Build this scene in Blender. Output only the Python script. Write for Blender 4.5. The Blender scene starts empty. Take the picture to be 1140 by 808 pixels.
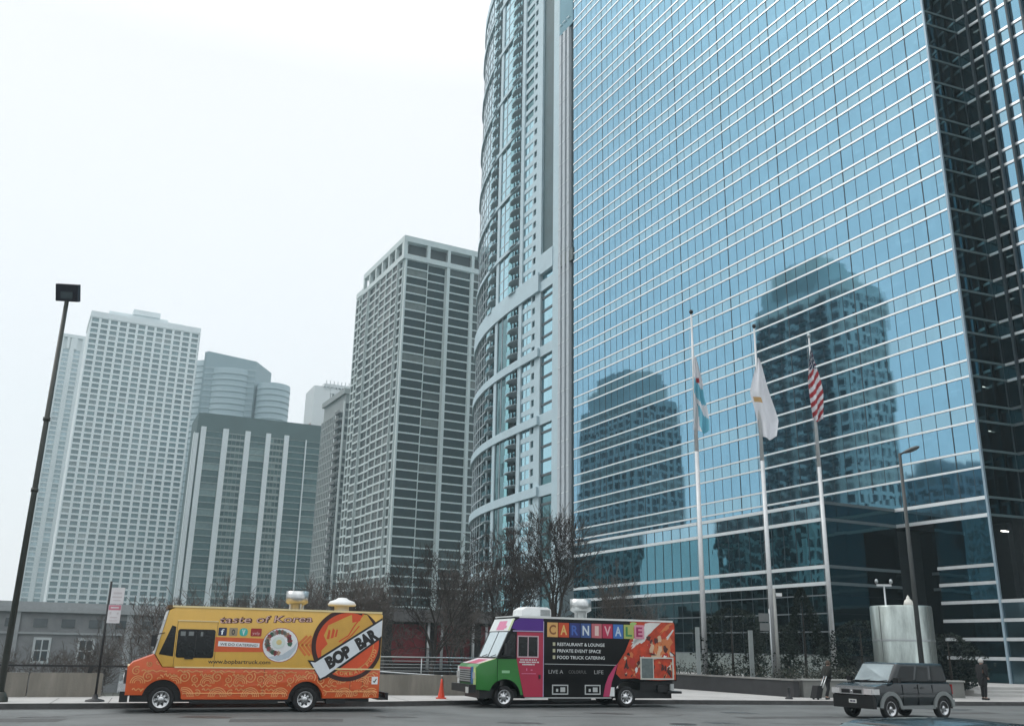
import bpy, bmesh, math, random
from mathutils import Vector, Matrix
R = math.radians
random.seed(7)
S = bpy.context.scene
COL = S.collection

# ------------------------------------------------------------------ camera, world, sun, exposure
cd = bpy.data.cameras.new("camera"); cam = bpy.data.objects.new("camera", cd); COL.objects.link(cam)
cd.sensor_fit = 'HORIZONTAL'; cd.sensor_width = 36.0; cd.lens = 36.0 * 1034.61 / 1140.0
cd.clip_start = 0.1; cd.clip_end = 6000
pi_, ro_ = 2.98331471e-01, 1.95735595e-02
Fv = Vector((0, math.cos(pi_), math.sin(pi_))); R0 = Vector((1, 0, 0)); U0 = Vector((0, -math.sin(pi_), math.cos(pi_)))
Rv = R0 * math.cos(ro_) + U0 * math.sin(ro_); Uv = -R0 * math.sin(ro_) + U0 * math.cos(ro_)
M = Matrix((Rv, Uv, -Fv)).transposed().to_4x4(); M.translation = Vector((0, 0, 2.0))
cam.matrix_world = M
S.camera = cam

SUN_EL, SUN_AZ = R(48), R(-75)      # azimuth clockwise from +Y
w = bpy.data.worlds.new("World"); S.world = w; w.use_nodes = True
nt = w.node_tree; nt.nodes.clear()
sky = nt.nodes.new('ShaderNodeTexSky'); sky.sky_type = 'NISHITA'; sky.sun_disc = False
sky.sun_elevation = SUN_EL; sky.sun_rotation = SUN_AZ; sky.dust_density = 4; sky.air_density = 1.2; sky.ozone_density = 2
tc = nt.nodes.new('ShaderNodeTexCoord'); sep = nt.nodes.new('ShaderNodeSeparateXYZ')
nt.links.new(tc.outputs['Generated'], sep.inputs[0])
ramp = nt.nodes.new('ShaderNodeValToRGB')
ramp.color_ramp.elements[0].position = 0.0; ramp.color_ramp.elements[0].color = (0.87, 0.90, 0.93, 1)
e = ramp.color_ramp.elements.new(0.40); e.color = (0.925, 0.952, 0.975, 1)
e = ramp.color_ramp.elements.new(0.62); e.color = (0.945, 0.96, 0.975, 1)
ramp.color_ramp.elements[-1].position = 1.0; ramp.color_ramp.elements[-1].color = (1.0, 1.0, 1.0, 1)
nt.links.new(sep.outputs['Z'], ramp.inputs[0])
gain = nt.nodes.new('ShaderNodeMapRange'); gain.inputs['From Min'].default_value = 0.55; gain.inputs['From Max'].default_value = 1.0
gain.inputs['To Min'].default_value = 10.2; gain.inputs['To Max'].default_value = 23
nt.links.new(sep.outputs['Z'], gain.inputs['Value'])
cl = nt.nodes.new('ShaderNodeTexNoise'); cl.inputs['Scale'].default_value = 1.3; cl.inputs['Detail'].default_value = 2
nt.links.new(tc.outputs['Generated'], cl.inputs['Vector'])
clm = nt.nodes.new('ShaderNodeMapRange'); clm.inputs['To Min'].default_value = 0.94; clm.inputs['To Max'].default_value = 1.06
nt.links.new(cl.outputs['Fac'], clm.inputs['Value'])
mg = nt.nodes.new('ShaderNodeMath'); mg.operation = 'MULTIPLY'
nt.links.new(gain.outputs[0], mg.inputs[0]); nt.links.new(clm.outputs[0], mg.inputs[1])
vs = nt.nodes.new('ShaderNodeVectorMath'); vs.operation = 'SCALE'
nt.links.new(ramp.outputs[0], vs.inputs[0]); nt.links.new(mg.outputs[0], vs.inputs['Scale'])
mx = nt.nodes.new('ShaderNodeMix'); mx.data_type = 'RGBA'; mx.inputs[0].default_value = 0.88
nt.links.new(sky.outputs[0], mx.inputs[6]); nt.links.new(vs.outputs[0], mx.inputs[7])
bg = nt.nodes.new('ShaderNodeBackground'); bg.inputs[1].default_value = 0.1
nt.links.new(mx.outputs[2], bg.inputs[0])
wo = nt.nodes.new('ShaderNodeOutputWorld'); nt.links.new(bg.outputs[0], wo.inputs[0])

ld = bpy.data.lights.new("sun", 'SUN'); ld.energy = 0.7; ld.angle = R(18); ld.color = (1, 0.985, 0.965)
lo = bpy.data.objects.new("sun", ld); COL.objects.link(lo)
sd = Vector((math.sin(SUN_AZ) * math.cos(SUN_EL), math.cos(SUN_AZ) * math.cos(SUN_EL), math.sin(SUN_EL)))
lo.rotation_euler = sd.to_track_quat('Z', 'Y').to_euler()

S.view_settings.view_transform = 'Standard'; S.view_settings.look = 'None'
S.view_settings.exposure = 0.15; S.view_settings.gamma = 1.0; S.view_settings.use_curve_mapping = False
S.cycles.use_denoising = True
S.cycles.max_bounces = 8; S.cycles.transparent_max_bounces = 12; S.cycles.volume_bounces = 1
S.cycles.glossy_bounces = 4; S.cycles.diffuse_bounces = 2; S.cycles.sample_clamp_indirect = 4.0
S.cycles.caustics_reflective = False; S.cycles.caustics_refractive = False

# ------------------------------------------------------------------ materials
def lin(r, g, b):
    f = lambda c: (c / 255 / 12.92) if c / 255 <= 0.04045 else ((c / 255 + 0.055) / 1.055) ** 2.4
    return (f(r), f(g), f(b))

MATS = {}
def mat(name, col, rough=0.6, metal=0.0, var=0.12, ns=1.5, bump=0.0, bs=20.0, spec=0.5, coat=0.0, vr=0.0, col2=None, emit=None, streak=False):
    """col: base colour; var/ns: value mottling; vr: per-face random value (attribute v); col2: second colour picked by v"""
    if name in MATS: return MATS[name]
    m = bpy.data.materials.new(name); m.use_nodes = True; t = m.node_tree; n = t.nodes; L = t.links
    p = n['Principled BSDF']
    p.inputs['Roughness'].default_value = rough; p.inputs['Metallic'].default_value = metal
    p.inputs['Specular IOR Level'].default_value = spec; p.inputs['Coat Weight'].default_value = coat
    p.inputs['Coat Roughness'].default_value = 0.06
    geo = n.new('ShaderNodeNewGeometry'); tcn = n.new('ShaderNodeTexCoord')
    mp = n.new('ShaderNodeMapping'); L.new(tcn.outputs['Object'], mp.inputs[0])
    if streak: mp.inputs['Scale'].default_value = (1, 1, 0.18)
    nz = n.new('ShaderNodeTexNoise'); nz.inputs['Scale'].default_value = ns; nz.inputs['Detail'].default_value = 5
    nz.inputs['Roughness'].default_value = 0.65
    L.new(mp.outputs[0], nz.inputs['Vector'])
    mr = n.new('ShaderNodeMapRange'); mr.inputs['From Min'].default_value = 0.25; mr.inputs['From Max'].default_value = 0.75
    mr.inputs['To Min'].default_value = 1 - var; mr.inputs['To Max'].default_value = 1 + var
    L.new(nz.outputs['Fac'], mr.inputs['Value'])
    rgb = n.new('ShaderNodeRGB'); rgb.outputs[0].default_value = (*col, 1); cout = rgb.outputs[0]
    if vr or col2:
        at = n.new('ShaderNodeAttribute'); at.attribute_name = 'v'
    if col2:
        mm = n.new('ShaderNodeMix'); mm.data_type = 'RGBA'
        L.new(at.outputs['Fac'], mm.inputs[0]); L.new(cout, mm.inputs[6]); mm.inputs[7].default_value = (*col2, 1); cout = mm.outputs[2]
    sc = n.new('ShaderNodeVectorMath'); sc.operation = 'SCALE'; L.new(cout, sc.inputs[0])
    if vr:
        r2 = n.new('ShaderNodeMapRange'); r2.inputs['To Min'].default_value = 1 - vr; r2.inputs['To Max'].default_value = 1 + vr
        L.new(at.outputs['Fac'], r2.inputs['Value'])
        mu = n.new('ShaderNodeMath'); mu.operation = 'MULTIPLY'; L.new(mr.outputs[0], mu.inputs[0]); L.new(r2.outputs[0], mu.inputs[1])
        L.new(mu.outputs[0], sc.inputs['Scale'])
    else:
        L.new(mr.outputs[0], sc.inputs['Scale'])
    L.new(sc.outputs[0], p.inputs['Base Color'])
    if bump:
        n2 = n.new('ShaderNodeTexNoise'); n2.inputs['Scale'].default_value = bs; n2.inputs['Detail'].default_value = 3
        L.new(tcn.outputs['Object'], n2.inputs['Vector'])
        b = n.new('ShaderNodeBump'); b.inputs['Strength'].default_value = bump; b.inputs['Distance'].default_value = 0.02
        L.new(n2.outputs['Fac'], b.inputs['Height']); L.new(b.outputs[0], p.inputs['Normal'])
    if emit:
        p.inputs['Emission Color'].default_value = (*emit[:3], 1); p.inputs['Emission Strength'].default_value = emit[3]
    MATS[name] = m
    return m

def mirror_glass(name, tint, wob=0.012, wscale=0.25, see=0.10, rough=0.02, dark=(0.01, 0.014, 0.017), pane=(1.542, 3.957), panetilt=0.004):
    """coated curtain-wall glass: tinted mirror, slightly rolled and tilted pane by pane, a little see-through"""
    if name in MATS: return MATS[name]
    m = bpy.data.materials.new(name); m.use_nodes = True; t = m.node_tree; n = t.nodes; L = t.links
    p = n['Principled BSDF']; out = n['Material Output']
    p.inputs['Base Color'].default_value = (*tint, 1); p.inputs['Metallic'].default_value = 1; p.inputs['Roughness'].default_value = rough
    tcn = n.new('ShaderNodeTexCoord'); geo = n.new('ShaderNodeNewGeometry')
    mp = n.new('ShaderNodeMapping'); mp.inputs['Scale'].default_value = (1.6, 1.6, 0.55); L.new(tcn.outputs['Object'], mp.inputs[0])
    nz = n.new('ShaderNodeTexNoise'); nz.inputs['Scale'].default_value = wscale; nz.inputs['Detail'].default_value = 2
    L.new(mp.outputs[0], nz.inputs['Vector'])
    s1 = n.new('ShaderNodeVectorMath'); s1.operation = 'SUBTRACT'; L.new(nz.outputs['Color'], s1.inputs[0]); s1.inputs[1].default_value = (.5, .5, .5)
    s2 = n.new('ShaderNodeVectorMath'); s2.operation = 'SCALE'; s2.inputs['Scale'].default_value = wob * 2; L.new(s1.outputs[0], s2.inputs[0])
    dv = n.new('ShaderNodeVectorMath'); dv.operation = 'DIVIDE'; L.new(tcn.outputs['Object'], dv.inputs[0]); dv.inputs[1].default_value = (pane[0], pane[0], pane[1])
    fl = n.new('ShaderNodeVectorMath'); fl.operation = 'FLOOR'; L.new(dv.outputs[0], fl.inputs[0])
    wn = n.new('ShaderNodeTexWhiteNoise'); wn.noise_dimensions = '3D'; L.new(fl.outputs[0], wn.inputs['Vector'])
    s3 = n.new('ShaderNodeVectorMath'); s3.operation = 'SUBTRACT'; L.new(wn.outputs['Color'], s3.inputs[0]); s3.inputs[1].default_value = (.5, .5, .5)
    s4 = n.new('ShaderNodeVectorMath'); s4.operation = 'SCALE'; s4.inputs['Scale'].default_value = panetilt * 2; L.new(s3.outputs[0], s4.inputs[0])
    a1 = n.new('ShaderNodeVectorMath'); a1.operation = 'ADD'; L.new(s2.outputs[0], a1.inputs[0]); L.new(s4.outputs[0], a1.inputs[1])
    a2 = n.new('ShaderNodeVectorMath'); a2.operation = 'ADD'; L.new(a1.outputs[0], a2.inputs[0]); L.new(geo.outputs['Normal'], a2.inputs[1])
    no = n.new('ShaderNodeVectorMath'); no.operation = 'NORMALIZE'; L.new(a2.outputs[0], no.inputs[0])
    L.new(no.outputs[0], p.inputs['Normal'])
    # small pane-to-pane tone difference
    vr = n.new('ShaderNodeMapRange'); vr.inputs['To Min'].default_value = 0.96; vr.inputs['To Max'].default_value = 1.03; L.new(wn.outputs['Value'], vr.inputs['Value'])
    cs = n.new('ShaderNodeVectorMath'); cs.operation = 'SCALE'; cs.inputs[0].default_value = tint; L.new(vr.outputs[0], cs.inputs['Scale']); L.new(cs.outputs[0], p.inputs['Base Color'])
    if see:
        tr = n.new('ShaderNodeBsdfTransparent'); tr.inputs[0].default_value = (0.75, 0.9, 0.95, 1)
        ms = n.new('ShaderNodeMixShader'); ms.inputs[0].default_value = see
        L.new(p.outputs[0], ms.inputs[1]); L.new(tr.outputs[0], ms.inputs[2]); L.new(ms.outputs[0], out.inputs['Surface'])
    MATS[name] = m
    return m

# ------------------------------------------------------------------ mesh helpers
class MB:
    def __init__(s): s.v = []; s.f = []; s.m = []; s.r = []; s.sm = []
    def face(s, pts, mi=0, rv=None, smooth=False):
        b = len(s.v); s.v += [tuple(p) for p in pts]; s.f.append(tuple(range(b, b + len(pts)))); s.m.append(mi)
        s.r.append(random.random() if rv is None else rv); s.sm.append(smooth)
    def hexa(s, c, mi=0, rv=None):   # 8 corners: bottom 4 (ccw from above), top 4
        b = len(s.v); s.v += [tuple(p) for p in c]; rv = random.random() if rv is None else rv
        for q in ((3, 2, 1, 0), (4, 5, 6, 7), (0, 1, 5, 4), (1, 2, 6, 5), (2, 3, 7, 6), (3, 0, 4, 7)):
            s.f.append(tuple(b + i for i in q)); s.m.append(mi); s.r.append(rv); s.sm.append(False)
    def box(s, x0, x1, y0, y1, z0, z1, mi=0, T=None, rv=None):
        c = [(x0, y0, z0), (x1, y0, z0), (x1, y1, z0), (x0, y1, z0), (x0, y0, z1), (x1, y0, z1), (x1, y1, z1), (x0, y1, z1)]
        if T: c = [T(*p) for p in c]
        s.hexa(c, mi, rv)
    def prism(s, poly, z0, z1, mi=0, T=None):   # poly in xy, ccw
        n = len(poly); f = T or (lambda x, y, z: (x, y, z))
        lo = [f(x, y, z0) for x, y in poly]; hi = [f(x, y, z1) for x, y in poly]; rv = random.random()
        s.face(hi, mi, rv); s.face(lo[::-1], mi, rv)
        for i in range(n):
            j = (i + 1) % n; s.face([lo[i], lo[j], hi[j], hi[i]], mi, rv)
    def tube(s, p0, p1, r0, r1=None, n=8, mi=0, caps=True, smooth=True):
        r1 = r0 if r1 is None else r1
        p0 = Vector(p0); p1 = Vector(p1); d = (p1 - p0)
        if d.length < 1e-6: return
        d.normalize(); a = d.orthogonal().normalized(); b = d.cross(a)
        i0 = len(s.v)
        for k in range(n):
            an = 2 * math.pi * k / n; o = a * math.cos(an) + b * math.sin(an)
            s.v.append(tuple(p0 + o * r0)); s.v.append(tuple(p1 + o * r1))
        rv = random.random()
        for k in range(n):
            j = (k + 1) % n
            s.f.append((i0 + 2 * k, i0 + 2 * j, i0 + 2 * j + 1, i0 + 2 * k + 1)); s.m.append(mi); s.r.append(rv); s.sm.append(smooth)
        if caps:
            s.f.append(tuple(i0 + 2 * k for k in range(n))[::-1]); s.m.append(mi); s.r.append(rv); s.sm.append(False)
            s.f.append(tuple(i0 + 2 * k + 1 for k in range(n))); s.m.append(mi); s.r.append(rv); s.sm.append(False)
    def path(s, pts, r, n=6, mi=0):
        for i in range(len(pts) - 1):
            ra = r[i] if isinstance(r, (list, tuple)) else r; rb = r[i + 1] if isinstance(r, (list, tuple)) else r
            s.tube(pts[i], pts[i + 1], ra, rb, n, mi, caps=True)
    def lathe(s, prof, n=20, mi=0, T=None, smooth=True, mis=None):   # prof [(r,z)] about z
        f = T or (lambda x, y, z: (x, y, z)); i0 = len(s.v); rv = random.random()
        for (r, z) in prof:
            for k in range(n):
                a = 2 * math.pi * k / n; s.v.append(tuple(f(r * math.cos(a), r * math.sin(a), z)))
        for i in range(len(prof) - 1):
            for k in range(n):
                j = (k + 1) % n
                s.f.append((i0 + i * n + k, i0 + i * n + j, i0 + (i + 1) * n + j, i0 + (i + 1) * n + k))
                s.m.append(mis[i] if mis else mi); s.r.append(rv); s.sm.append(smooth)
    def ribbon(s, pts, wd, y, mi=0):        # flat band in the xz plane at depth y
        for i in range(len(pts) - 1):
            (x0, z0), (x1, z1) = pts[i], pts[i + 1]; dx, dz = x1 - x0, z1 - z0; l = math.hypot(dx, dz)
            if l < 1e-6: continue
            nx, nz = -dz / l * wd / 2, dx / l * wd / 2; ex, ez = dx / l * wd * .25, dz / l * wd * .25
            s.face([(x0 - nx - ex, y, z0 - nz - ez), (x1 - nx + ex, y, z1 - nz + ez), (x1 + nx + ex, y, z1 + nz + ez), (x0 + nx - ex, y, z0 + nz - ez)][::1], mi)
    def build(s, name, mats, parent=None, loc=None, merge=False):
        me = bpy.data.meshes.new(name); me.from_pydata(s.v, [], s.f)
        for m in (mats if isinstance(mats, (list, tuple)) else [mats]): me.materials.append(m)
        me.polygons.foreach_set('material_index', s.m); me.polygons.foreach_set('use_smooth', s.sm)
        at = me.attributes.new('v', 'FLOAT', 'FACE'); at.data.foreach_set('value', s.r)
        me.update()
        o = bpy.data.objects.new(name, me); COL.objects.link(o)
        if parent: o.parent = parent
        if loc: o.location = loc
        return o

def thing(name, label, cat, loc=(0, 0, 0), rotz=0.0, group=None):
    o = bpy.data.objects.new(name, None); o.empty_display_size = 0.3; COL.objects.link(o)
    o.location = loc; o.rotation_euler = (0, 0, rotz); tag(o, label, cat, group); return o
def tag(o, label, cat, group=None):
    o['label'] = label; o['category'] = cat
    if group: o['group'] = group
    return o
def struct(o, kind='structure'): o['kind'] = kind; return o

def text_obj(name, s, x, z, wd, ht, y, m, parent, rot=0.0, bold=0.0, shear=0.0, align='L'):
    """lettering: a flat extruded mesh in the xz plane at depth y, fitted to wd x ht, left-bottom at x,z"""
    cu = bpy.data.curves.new(name, 'FONT'); cu.body = s; cu.size = 1; cu.offset = bold; cu.shear = shear; cu.resolution_u = 3
    ob = bpy.data.objects.new(name, cu); COL.objects.link(ob)
    dg = bpy.context.evaluated_depsgraph_get(); me = bpy.data.meshes.new_from_object(ob.evaluated_get(dg))
    COL.objects.unlink(ob); bpy.data.objects.remove(ob)
    xs = [v.co.x for v in me.vertices]; ys = [v.co.y for v in me.vertices]
    x0, x1, y0, y1 = min(xs), max(xs), min(ys), max(ys); c, sn = math.cos(rot), math.sin(rot)
    for v in me.vertices:
        a = (v.co.x - x0) / (x1 - x0) * wd; b = (v.co.y - y0) / (y1 - y0) * ht
        v.co = Vector((x + a * c - b * sn, y, z + a * sn + b * c))
    me.materials.clear(); me.materials.append(m)
    o = bpy.data.objects.new(name, me); COL.objects.link(o); o.parent = parent
    return o

# ------------------------------------------------------------------ material set
white_band = mat('white_metal_band', (0.93, 0.96, 0.97), 0.35, 0.75, 0.03, 0.8)
dark_joint = mat('dark_mullion', (0.05, 0.075, 0.09), 0.45, 0.3, 0.1)
gl_vis = mirror_glass('blue_mirror_glass', (0.24, 0.46, 0.61), see=0.10, wob=.0022, wscale=.5, panetilt=.002)
gl_spa = mirror_glass('blue_spandrel_glass', (0.27, 0.46, 0.57), see=0.0, rough=0.04, wob=.0022, wscale=.5, panetilt=.002)
gl_podium = mirror_glass('podium_mirror_glass', (0.10, 0.26, 0.33), see=0.12, wob=0.008, wscale=0.6)
gl_dark = mirror_glass('dark_tint_glass', (0.022, 0.055, 0.065), see=0.15, wob=0.006)  # dark tint also stands in for dark reflections on return and wing
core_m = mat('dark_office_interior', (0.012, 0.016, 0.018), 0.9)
lamp_w = mat('office_ceiling_lamp', (0.9, 0.9, 0.85), 0.5, emit=(1.0, 0.97, 0.88, 6.0))
asphalt = mat('asphalt', (0.125, 0.135, 0.135), 0.85, var=0.30, ns=0.5, bump=0.35, bs=60)
concrete = mat('pale_concrete', (0.34, 0.34, 0.32), 0.85, var=0.16, ns=1.2, bump=0.2, bs=25)
kerbm = mat('kerb_stone', (0.07, 0.07, 0.07), 0.85, var=0.35, ns=2.5, bump=0.2, bs=25)
walkm = mat('sidewalk_paving', (0.42, 0.42, 0.41), 0.85, var=0.15, ns=0.7, bump=0.15, bs=30)
barrier_m = mat('weathered_concrete', (0.20, 0.19, 0.165), 0.9, var=0.30, ns=2.2, bump=0.3, bs=18, streak=True)
bark = mat('bark', (0.035, 0.030, 0.026), 0.9, var=0.3, ns=3)
steel = mat('galvanised_steel', (0.42, 0.45, 0.46), 0.4, 0.6, 0.12, 4)
pole_m = mat('white_pole_paint', (0.60, 0.62, 0.63), 0.4, 0.2, 0.08, 3)
black_m = mat('black_paint', (0.012, 0.013, 0.014), 0.4, 0.2, 0.2)
blackiron = mat('black_iron', (0.010, 0.011, 0.013), 0.55, 0.0, 0.2)
rubber = mat('tyre_rubber', (0.012, 0.012, 0.013), 0.8, 0, 0.2)
chrome = mat('chrome_rim', (0.55, 0.56, 0.57), 0.25, 0.9, 0.1, 8)

# ------------------------------------------------------------------ ground
def ground():
    g = MB(); g.face([(-3000, -1500, -6), (3000, -1500, -6), (3000, 4000, -6), (-3000, 4000, -6)])
    struct(g.build('ground', mat('dull_winter_ground', (0.09, 0.095, 0.08), 0.95, var=0.3, ns=0.05)))
    K = [(-140, -26), (-40, 18.8), (-13.5, 30.4), (-10.9, 31.6), (-7, 33.4), (-4, 35.0), (-0.7, 37.1), (3, 38.7), (7, 40.1), (11.6, 41.3), (21, 43.8), (30, 46.3), (200, 92)]
    r = MB(); r.prism([(-140, -90), (200, -90)] + K[::-1], -6.5, 0.0)
    struct(r.build('road', asphalt))
    # sidewalk and plaza slab, edge drops to the lower park on the left
    back = [(260, 400), (-2, 400), (-2, 130), (-2, 40.6), (-8, 37.9), (-14.0, 34.9), (-40, 23.2), (-140, -21.5)]
    KB = [(x + 0.06, y + 0.18) for x, y in K]
    wk = MB(); wk.prism(KB + [(260, 120)] + back, -6.4, 0.15)
    struct(wk.build('sidewalk', walkm))
    kb = MB()
    for i in range(len(K) - 1):
        (x0, y0), (x1, y1) = K[i], K[i + 1]
        kb.hexa([(x0, y0, -0.3), (x1, y1, -0.3), (x1 + .06, y1 + .177, -0.3), (x0 + .06, y0 + .177, -0.3),
                 (x0, y0 + .02, .153), (x1, y1 + .02, .153), (x1 + .06, y1 + .177, .153), (x0 + .06, y0 + .177, .153)])
    struct(kb.build('kerb', kerbm))
    gt = MB()
    for i in range(len(K) - 1):
        (x0, y0), (x1, y1) = K[i], K[i + 1]
        gt.face([(x0 + .14, y0 - .40, .004), (x1 + .14, y1 - .40, .004), (x1, y1, .004), (x0, y0, .004)])
    struct(gt.build('gutter', mat('dark_gutter', (.035, .036, .036), .6, var=.5, ns=1.3)))  # mottled dark strip on the road along the kerb
    # pavement joints
    jm = mat('paving_joint', (0.16, 0.16, 0.155), 0.9)
    j = MB()
    for i in range(60):
        t = -20 + i * 1.5
        x0, y0 = t, 0
        # across the pavement, perpendicular to the kerb
        for a, b in zip(K[:-1], K[1:]):
            if a[0] <= t < b[0]:
                f = (t - a[0]) / (b[0] - a[0]); yy = a[1] + f * (b[1] - a[1])
                j.face([(t + .02, yy + .22, .154), (t + .05, yy + .23, .154), (t - 0.95, yy + 3.0, .154), (t - .98, yy + 3.0, .154)])
    struct(j.build('sidewalk_joints', jm))
    # cracks in the asphalt
    cm = mat('asphalt_crack', (0.03, 0.03, 0.03), 0.7)
    c = MB()
    for (x, y, a, n_) in [(-13, 27, 0.2, 18), (-9, 24.5, -.1, 26), (1, 31.0, .3, 20), (8, 30, .25, 22), (-2, 22, .1, 26), (16, 34, .3, 18), (-10, 30.0, -1.1, 8)]:
        px, py = x, y
        for k in range(n_):
            a += random.uniform(-.35, .35); a = max(-1.2, min(1.2, a)); nx, ny = px + .3 * math.cos(a), py + .3 * math.sin(a)
            w_ = .035
            c.face([(px, py - w_, .004), (nx, ny - w_, .004), (nx, ny + w_, .004), (px, py + w_, .004)]); px, py = nx, ny
    struct(c.build('road_cracks', cm))
    for (x, y, a_, l_, w_) in ((-6, 27.5, .3, 3.2, 1.1), (9.5, 33.0, .35, 4.0, .9), (2.0, 25.6, .2, 2.4, 1.6), (-12.5, 25.8, .25, 2.0, 1.2), (17.5, 37.5, .33, 3.0, 1.0)):
        pm_ = MB(); ca, sa = math.cos(a_), math.sin(a_); q = [(-l_, -w_), (l_ * .9, -w_ * .9), (l_, w_), (-l_ * .95, w_ * 1.05)]
        pm_.face([(x + px * ca - py * sa, y + px * sa + py * ca, .003) for px, py in [(a * .5, b * .5) for a, b in q]])
        struct(pm_.build('road_patch', mat('asphalt_patch', (.075, .078, .078), .9, var=.3, ns=3, bump=.3, bs=50)))
    rs = random.Random(4)
    for (x, y, r_) in ((-8.5, 28.2, .5), (-3.2, 29.6, .35), (3.5, 33.2, .45), (8.2, 35.0, .4), (13.6, 34.2, .55), (0.5, 28.3, .4), (6.5, 29.8, .3), (-12.6, 27.0, .35), (18, 40, .6)):
        q = MB(); q.face([(x + r_ * rs.uniform(.6, 1.2) * math.cos(a) * 1.8, y + r_ * rs.uniform(.6, 1.1) * math.sin(a), .0055) for a in [k * .483 for k in range(13)]])
        struct(q.build('road_stain', mat('oil_stain', (.06, .062, .062), .55, var=.4, ns=2)))
    mh = MB()
    mh.lathe([(0.0, .010), (.33, .010), (.36, .006), (.40, .005)], 20, T=lambda x, y, z: (x + 5.2, y + 29.0, z))
    tag(mh.build('manhole_cover', mat('cast_iron', (0.05, 0.05, 0.05), 0.6, 0.6, 0.3, 9)), 'round iron manhole cover set in the road before the trucks', 'manhole cover')
ground()

# ------------------------------------------------------------------ facade helper
class Windows:
    """collects openings of one thing; the 100 largest in view become parts, the rest one part"""
    def __init__(s): s.w = []
    def add(s, corners8, size, m=0, cross=None): s.w.append((size, corners8, m, cross))
    def flush(s, th, mats, name='window', limit=100):
        s.w.sort(key=lambda q: -q[0])
        rest = MB(); n = 0
        for size, c, m, cross in s.w[:limit]:
            b = MB(); b.hexa(c, m)
            if cross: 
                for cc in cross: b.hexa(cc, len(mats) - 1)
            b.build(name, mats, th)
        for size, c, m, cross in s.w[limit:]:
            rest.hexa(c, m)
            if cross:
                for cc in cross: rest.hexa(cc, len(mats) - 1)
        if s.w[limit:]: struct(rest.build(name, mats, th), 'stuff')

def face_T(kind, W=0.0, D=0.0):
    if kind == 'front': return lambda u, d, z: (u, -d, z)              # faces -y, u=x
    if kind == 'left': return lambda u, d, z: (-d, u, z)               # faces -x, u=y
    if kind == 'right': return lambda u, d, z: (W + d, u, z)
    if kind == 'back': return lambda u, d, z: (u, D + d, z)

def grid_face(wall, win, T, u0, u1, z0, z1, nu, nz, pier, span, proud=0.35, inset=0.0, gm=0, skip=None, mull=0, piers=True, vis=1.0, dist=300.):
    """piers and spandrels standing proud of the glass plane; one window per opening"""
    du = (u1 - u0) / nu; dz = (z1 - z0) / nz
    if piers:
        for i in range(nu + 1):
            c = u0 + i * du; wall.box(max(u0, c - pier / 2), min(u1, c + pier / 2), 0.0, proud, z0, z1, T=T, rv=.5)
    for k in range(nz + 1):
        c = z0 + k * dz
        wall.box(u0, u1, 0.0, proud - 0.04, max(z0, c - span / 2), min(z1, c + span / 2), T=T, rv=.5)
    for k in range(nz):
        for i in range(nu):
            a = u0 + i * du + pier / 2; b = a + du - pier; c = z0 + k * dz + span / 2; d = c + dz - span
            if skip and skip(i, k): continue
            co = [(a, inset - .1), (b, inset - .1), (b, inset), (a, inset)]
            crn = [T(x, y, c) for x, y in co] + [T(x, y, d) for x, y in co]
            cross = None
            if mull:
                cross = []
                for q in range(1, mull + 1):
                    xm = a + (b - a) * q / (mull + 1)
                    co2 = [(xm - .05, inset), (xm + .05, inset), (xm + .05, inset + .05), (xm - .05, inset + .05)]
                    cross.append([T(x, y, c) for x, y in co2] + [T(x, y, d) for x, y in co2])
            win.add(crn, (b - a) * (d - c) * vis / (dist + 0.4 * (z1 - c)) ** 2, gm, cross)

def winmat(name, dark, light, rough=0.12, spec=0.6):
    """window glass: mostly dark panes, some with blinds drawn"""
    if name in MATS: return MATS[name]
    m = bpy.data.materials.new(name); m.use_nodes = True; n = m.node_tree.nodes; L = m.node_tree.links
    p = n['Principled BSDF']; p.inputs['Roughness'].default_value = rough; p.inputs['Specular IOR Level'].default_value = spec
    at = n.new('ShaderNodeAttribute'); at.attribute_name = 'v'
    cr = n.new('ShaderNodeValToRGB'); cr.color_ramp.elements[0].color = (*dark, 1); cr.color_ramp.elements[0].position = 0
    e1 = cr.color_ramp.elements.new(0.74); e1.color = (*[c * 1.5 for c in dark], 1)
    e2 = cr.color_ramp.elements.new(0.90); e2.color = (*[(a + b) * .42 for a, b in zip(dark, light)], 1)
    cr.color_ramp.elements[-1].position = 1.0; cr.color_ramp.elements[-1].color = (*light, 1)
    L.new(at.outputs['Fac'], cr.inputs[0])
    tcn = n.new('ShaderNodeTexCoord'); nz = n.new('ShaderNodeTexNoise'); nz.inputs['Scale'].default_value = 0.8; L.new(tcn.outputs['Object'], nz.inputs['Vector'])
    mr = n.new('ShaderNodeMapRange'); mr.inputs['To Min'].default_value = .6; mr.inputs['To Max'].default_value = 1.4; L.new(nz.outputs['Fac'], mr.inputs['Value'])
    sc = n.new('ShaderNodeVectorMath'); sc.operation = 'SCALE'; L.new(cr.outputs[0], sc.inputs[0]); L.new(mr.outputs[0], sc.inputs['Scale'])
    L.new(sc.outputs[0], p.inputs['Base Color'])
    MATS[name] = m; return m

# ------------------------------------------------------------------ main glass office tower
GX, GY = Vector((.4484, -.8938)), Vector((.8938, .4484))
GQ = Vector((39.443, 76.422))
GROT = math.atan2(-.8938, .4484)
def gw(x, y):
    p = GQ + GX * x + GY * y; return p.x, p.y

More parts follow.
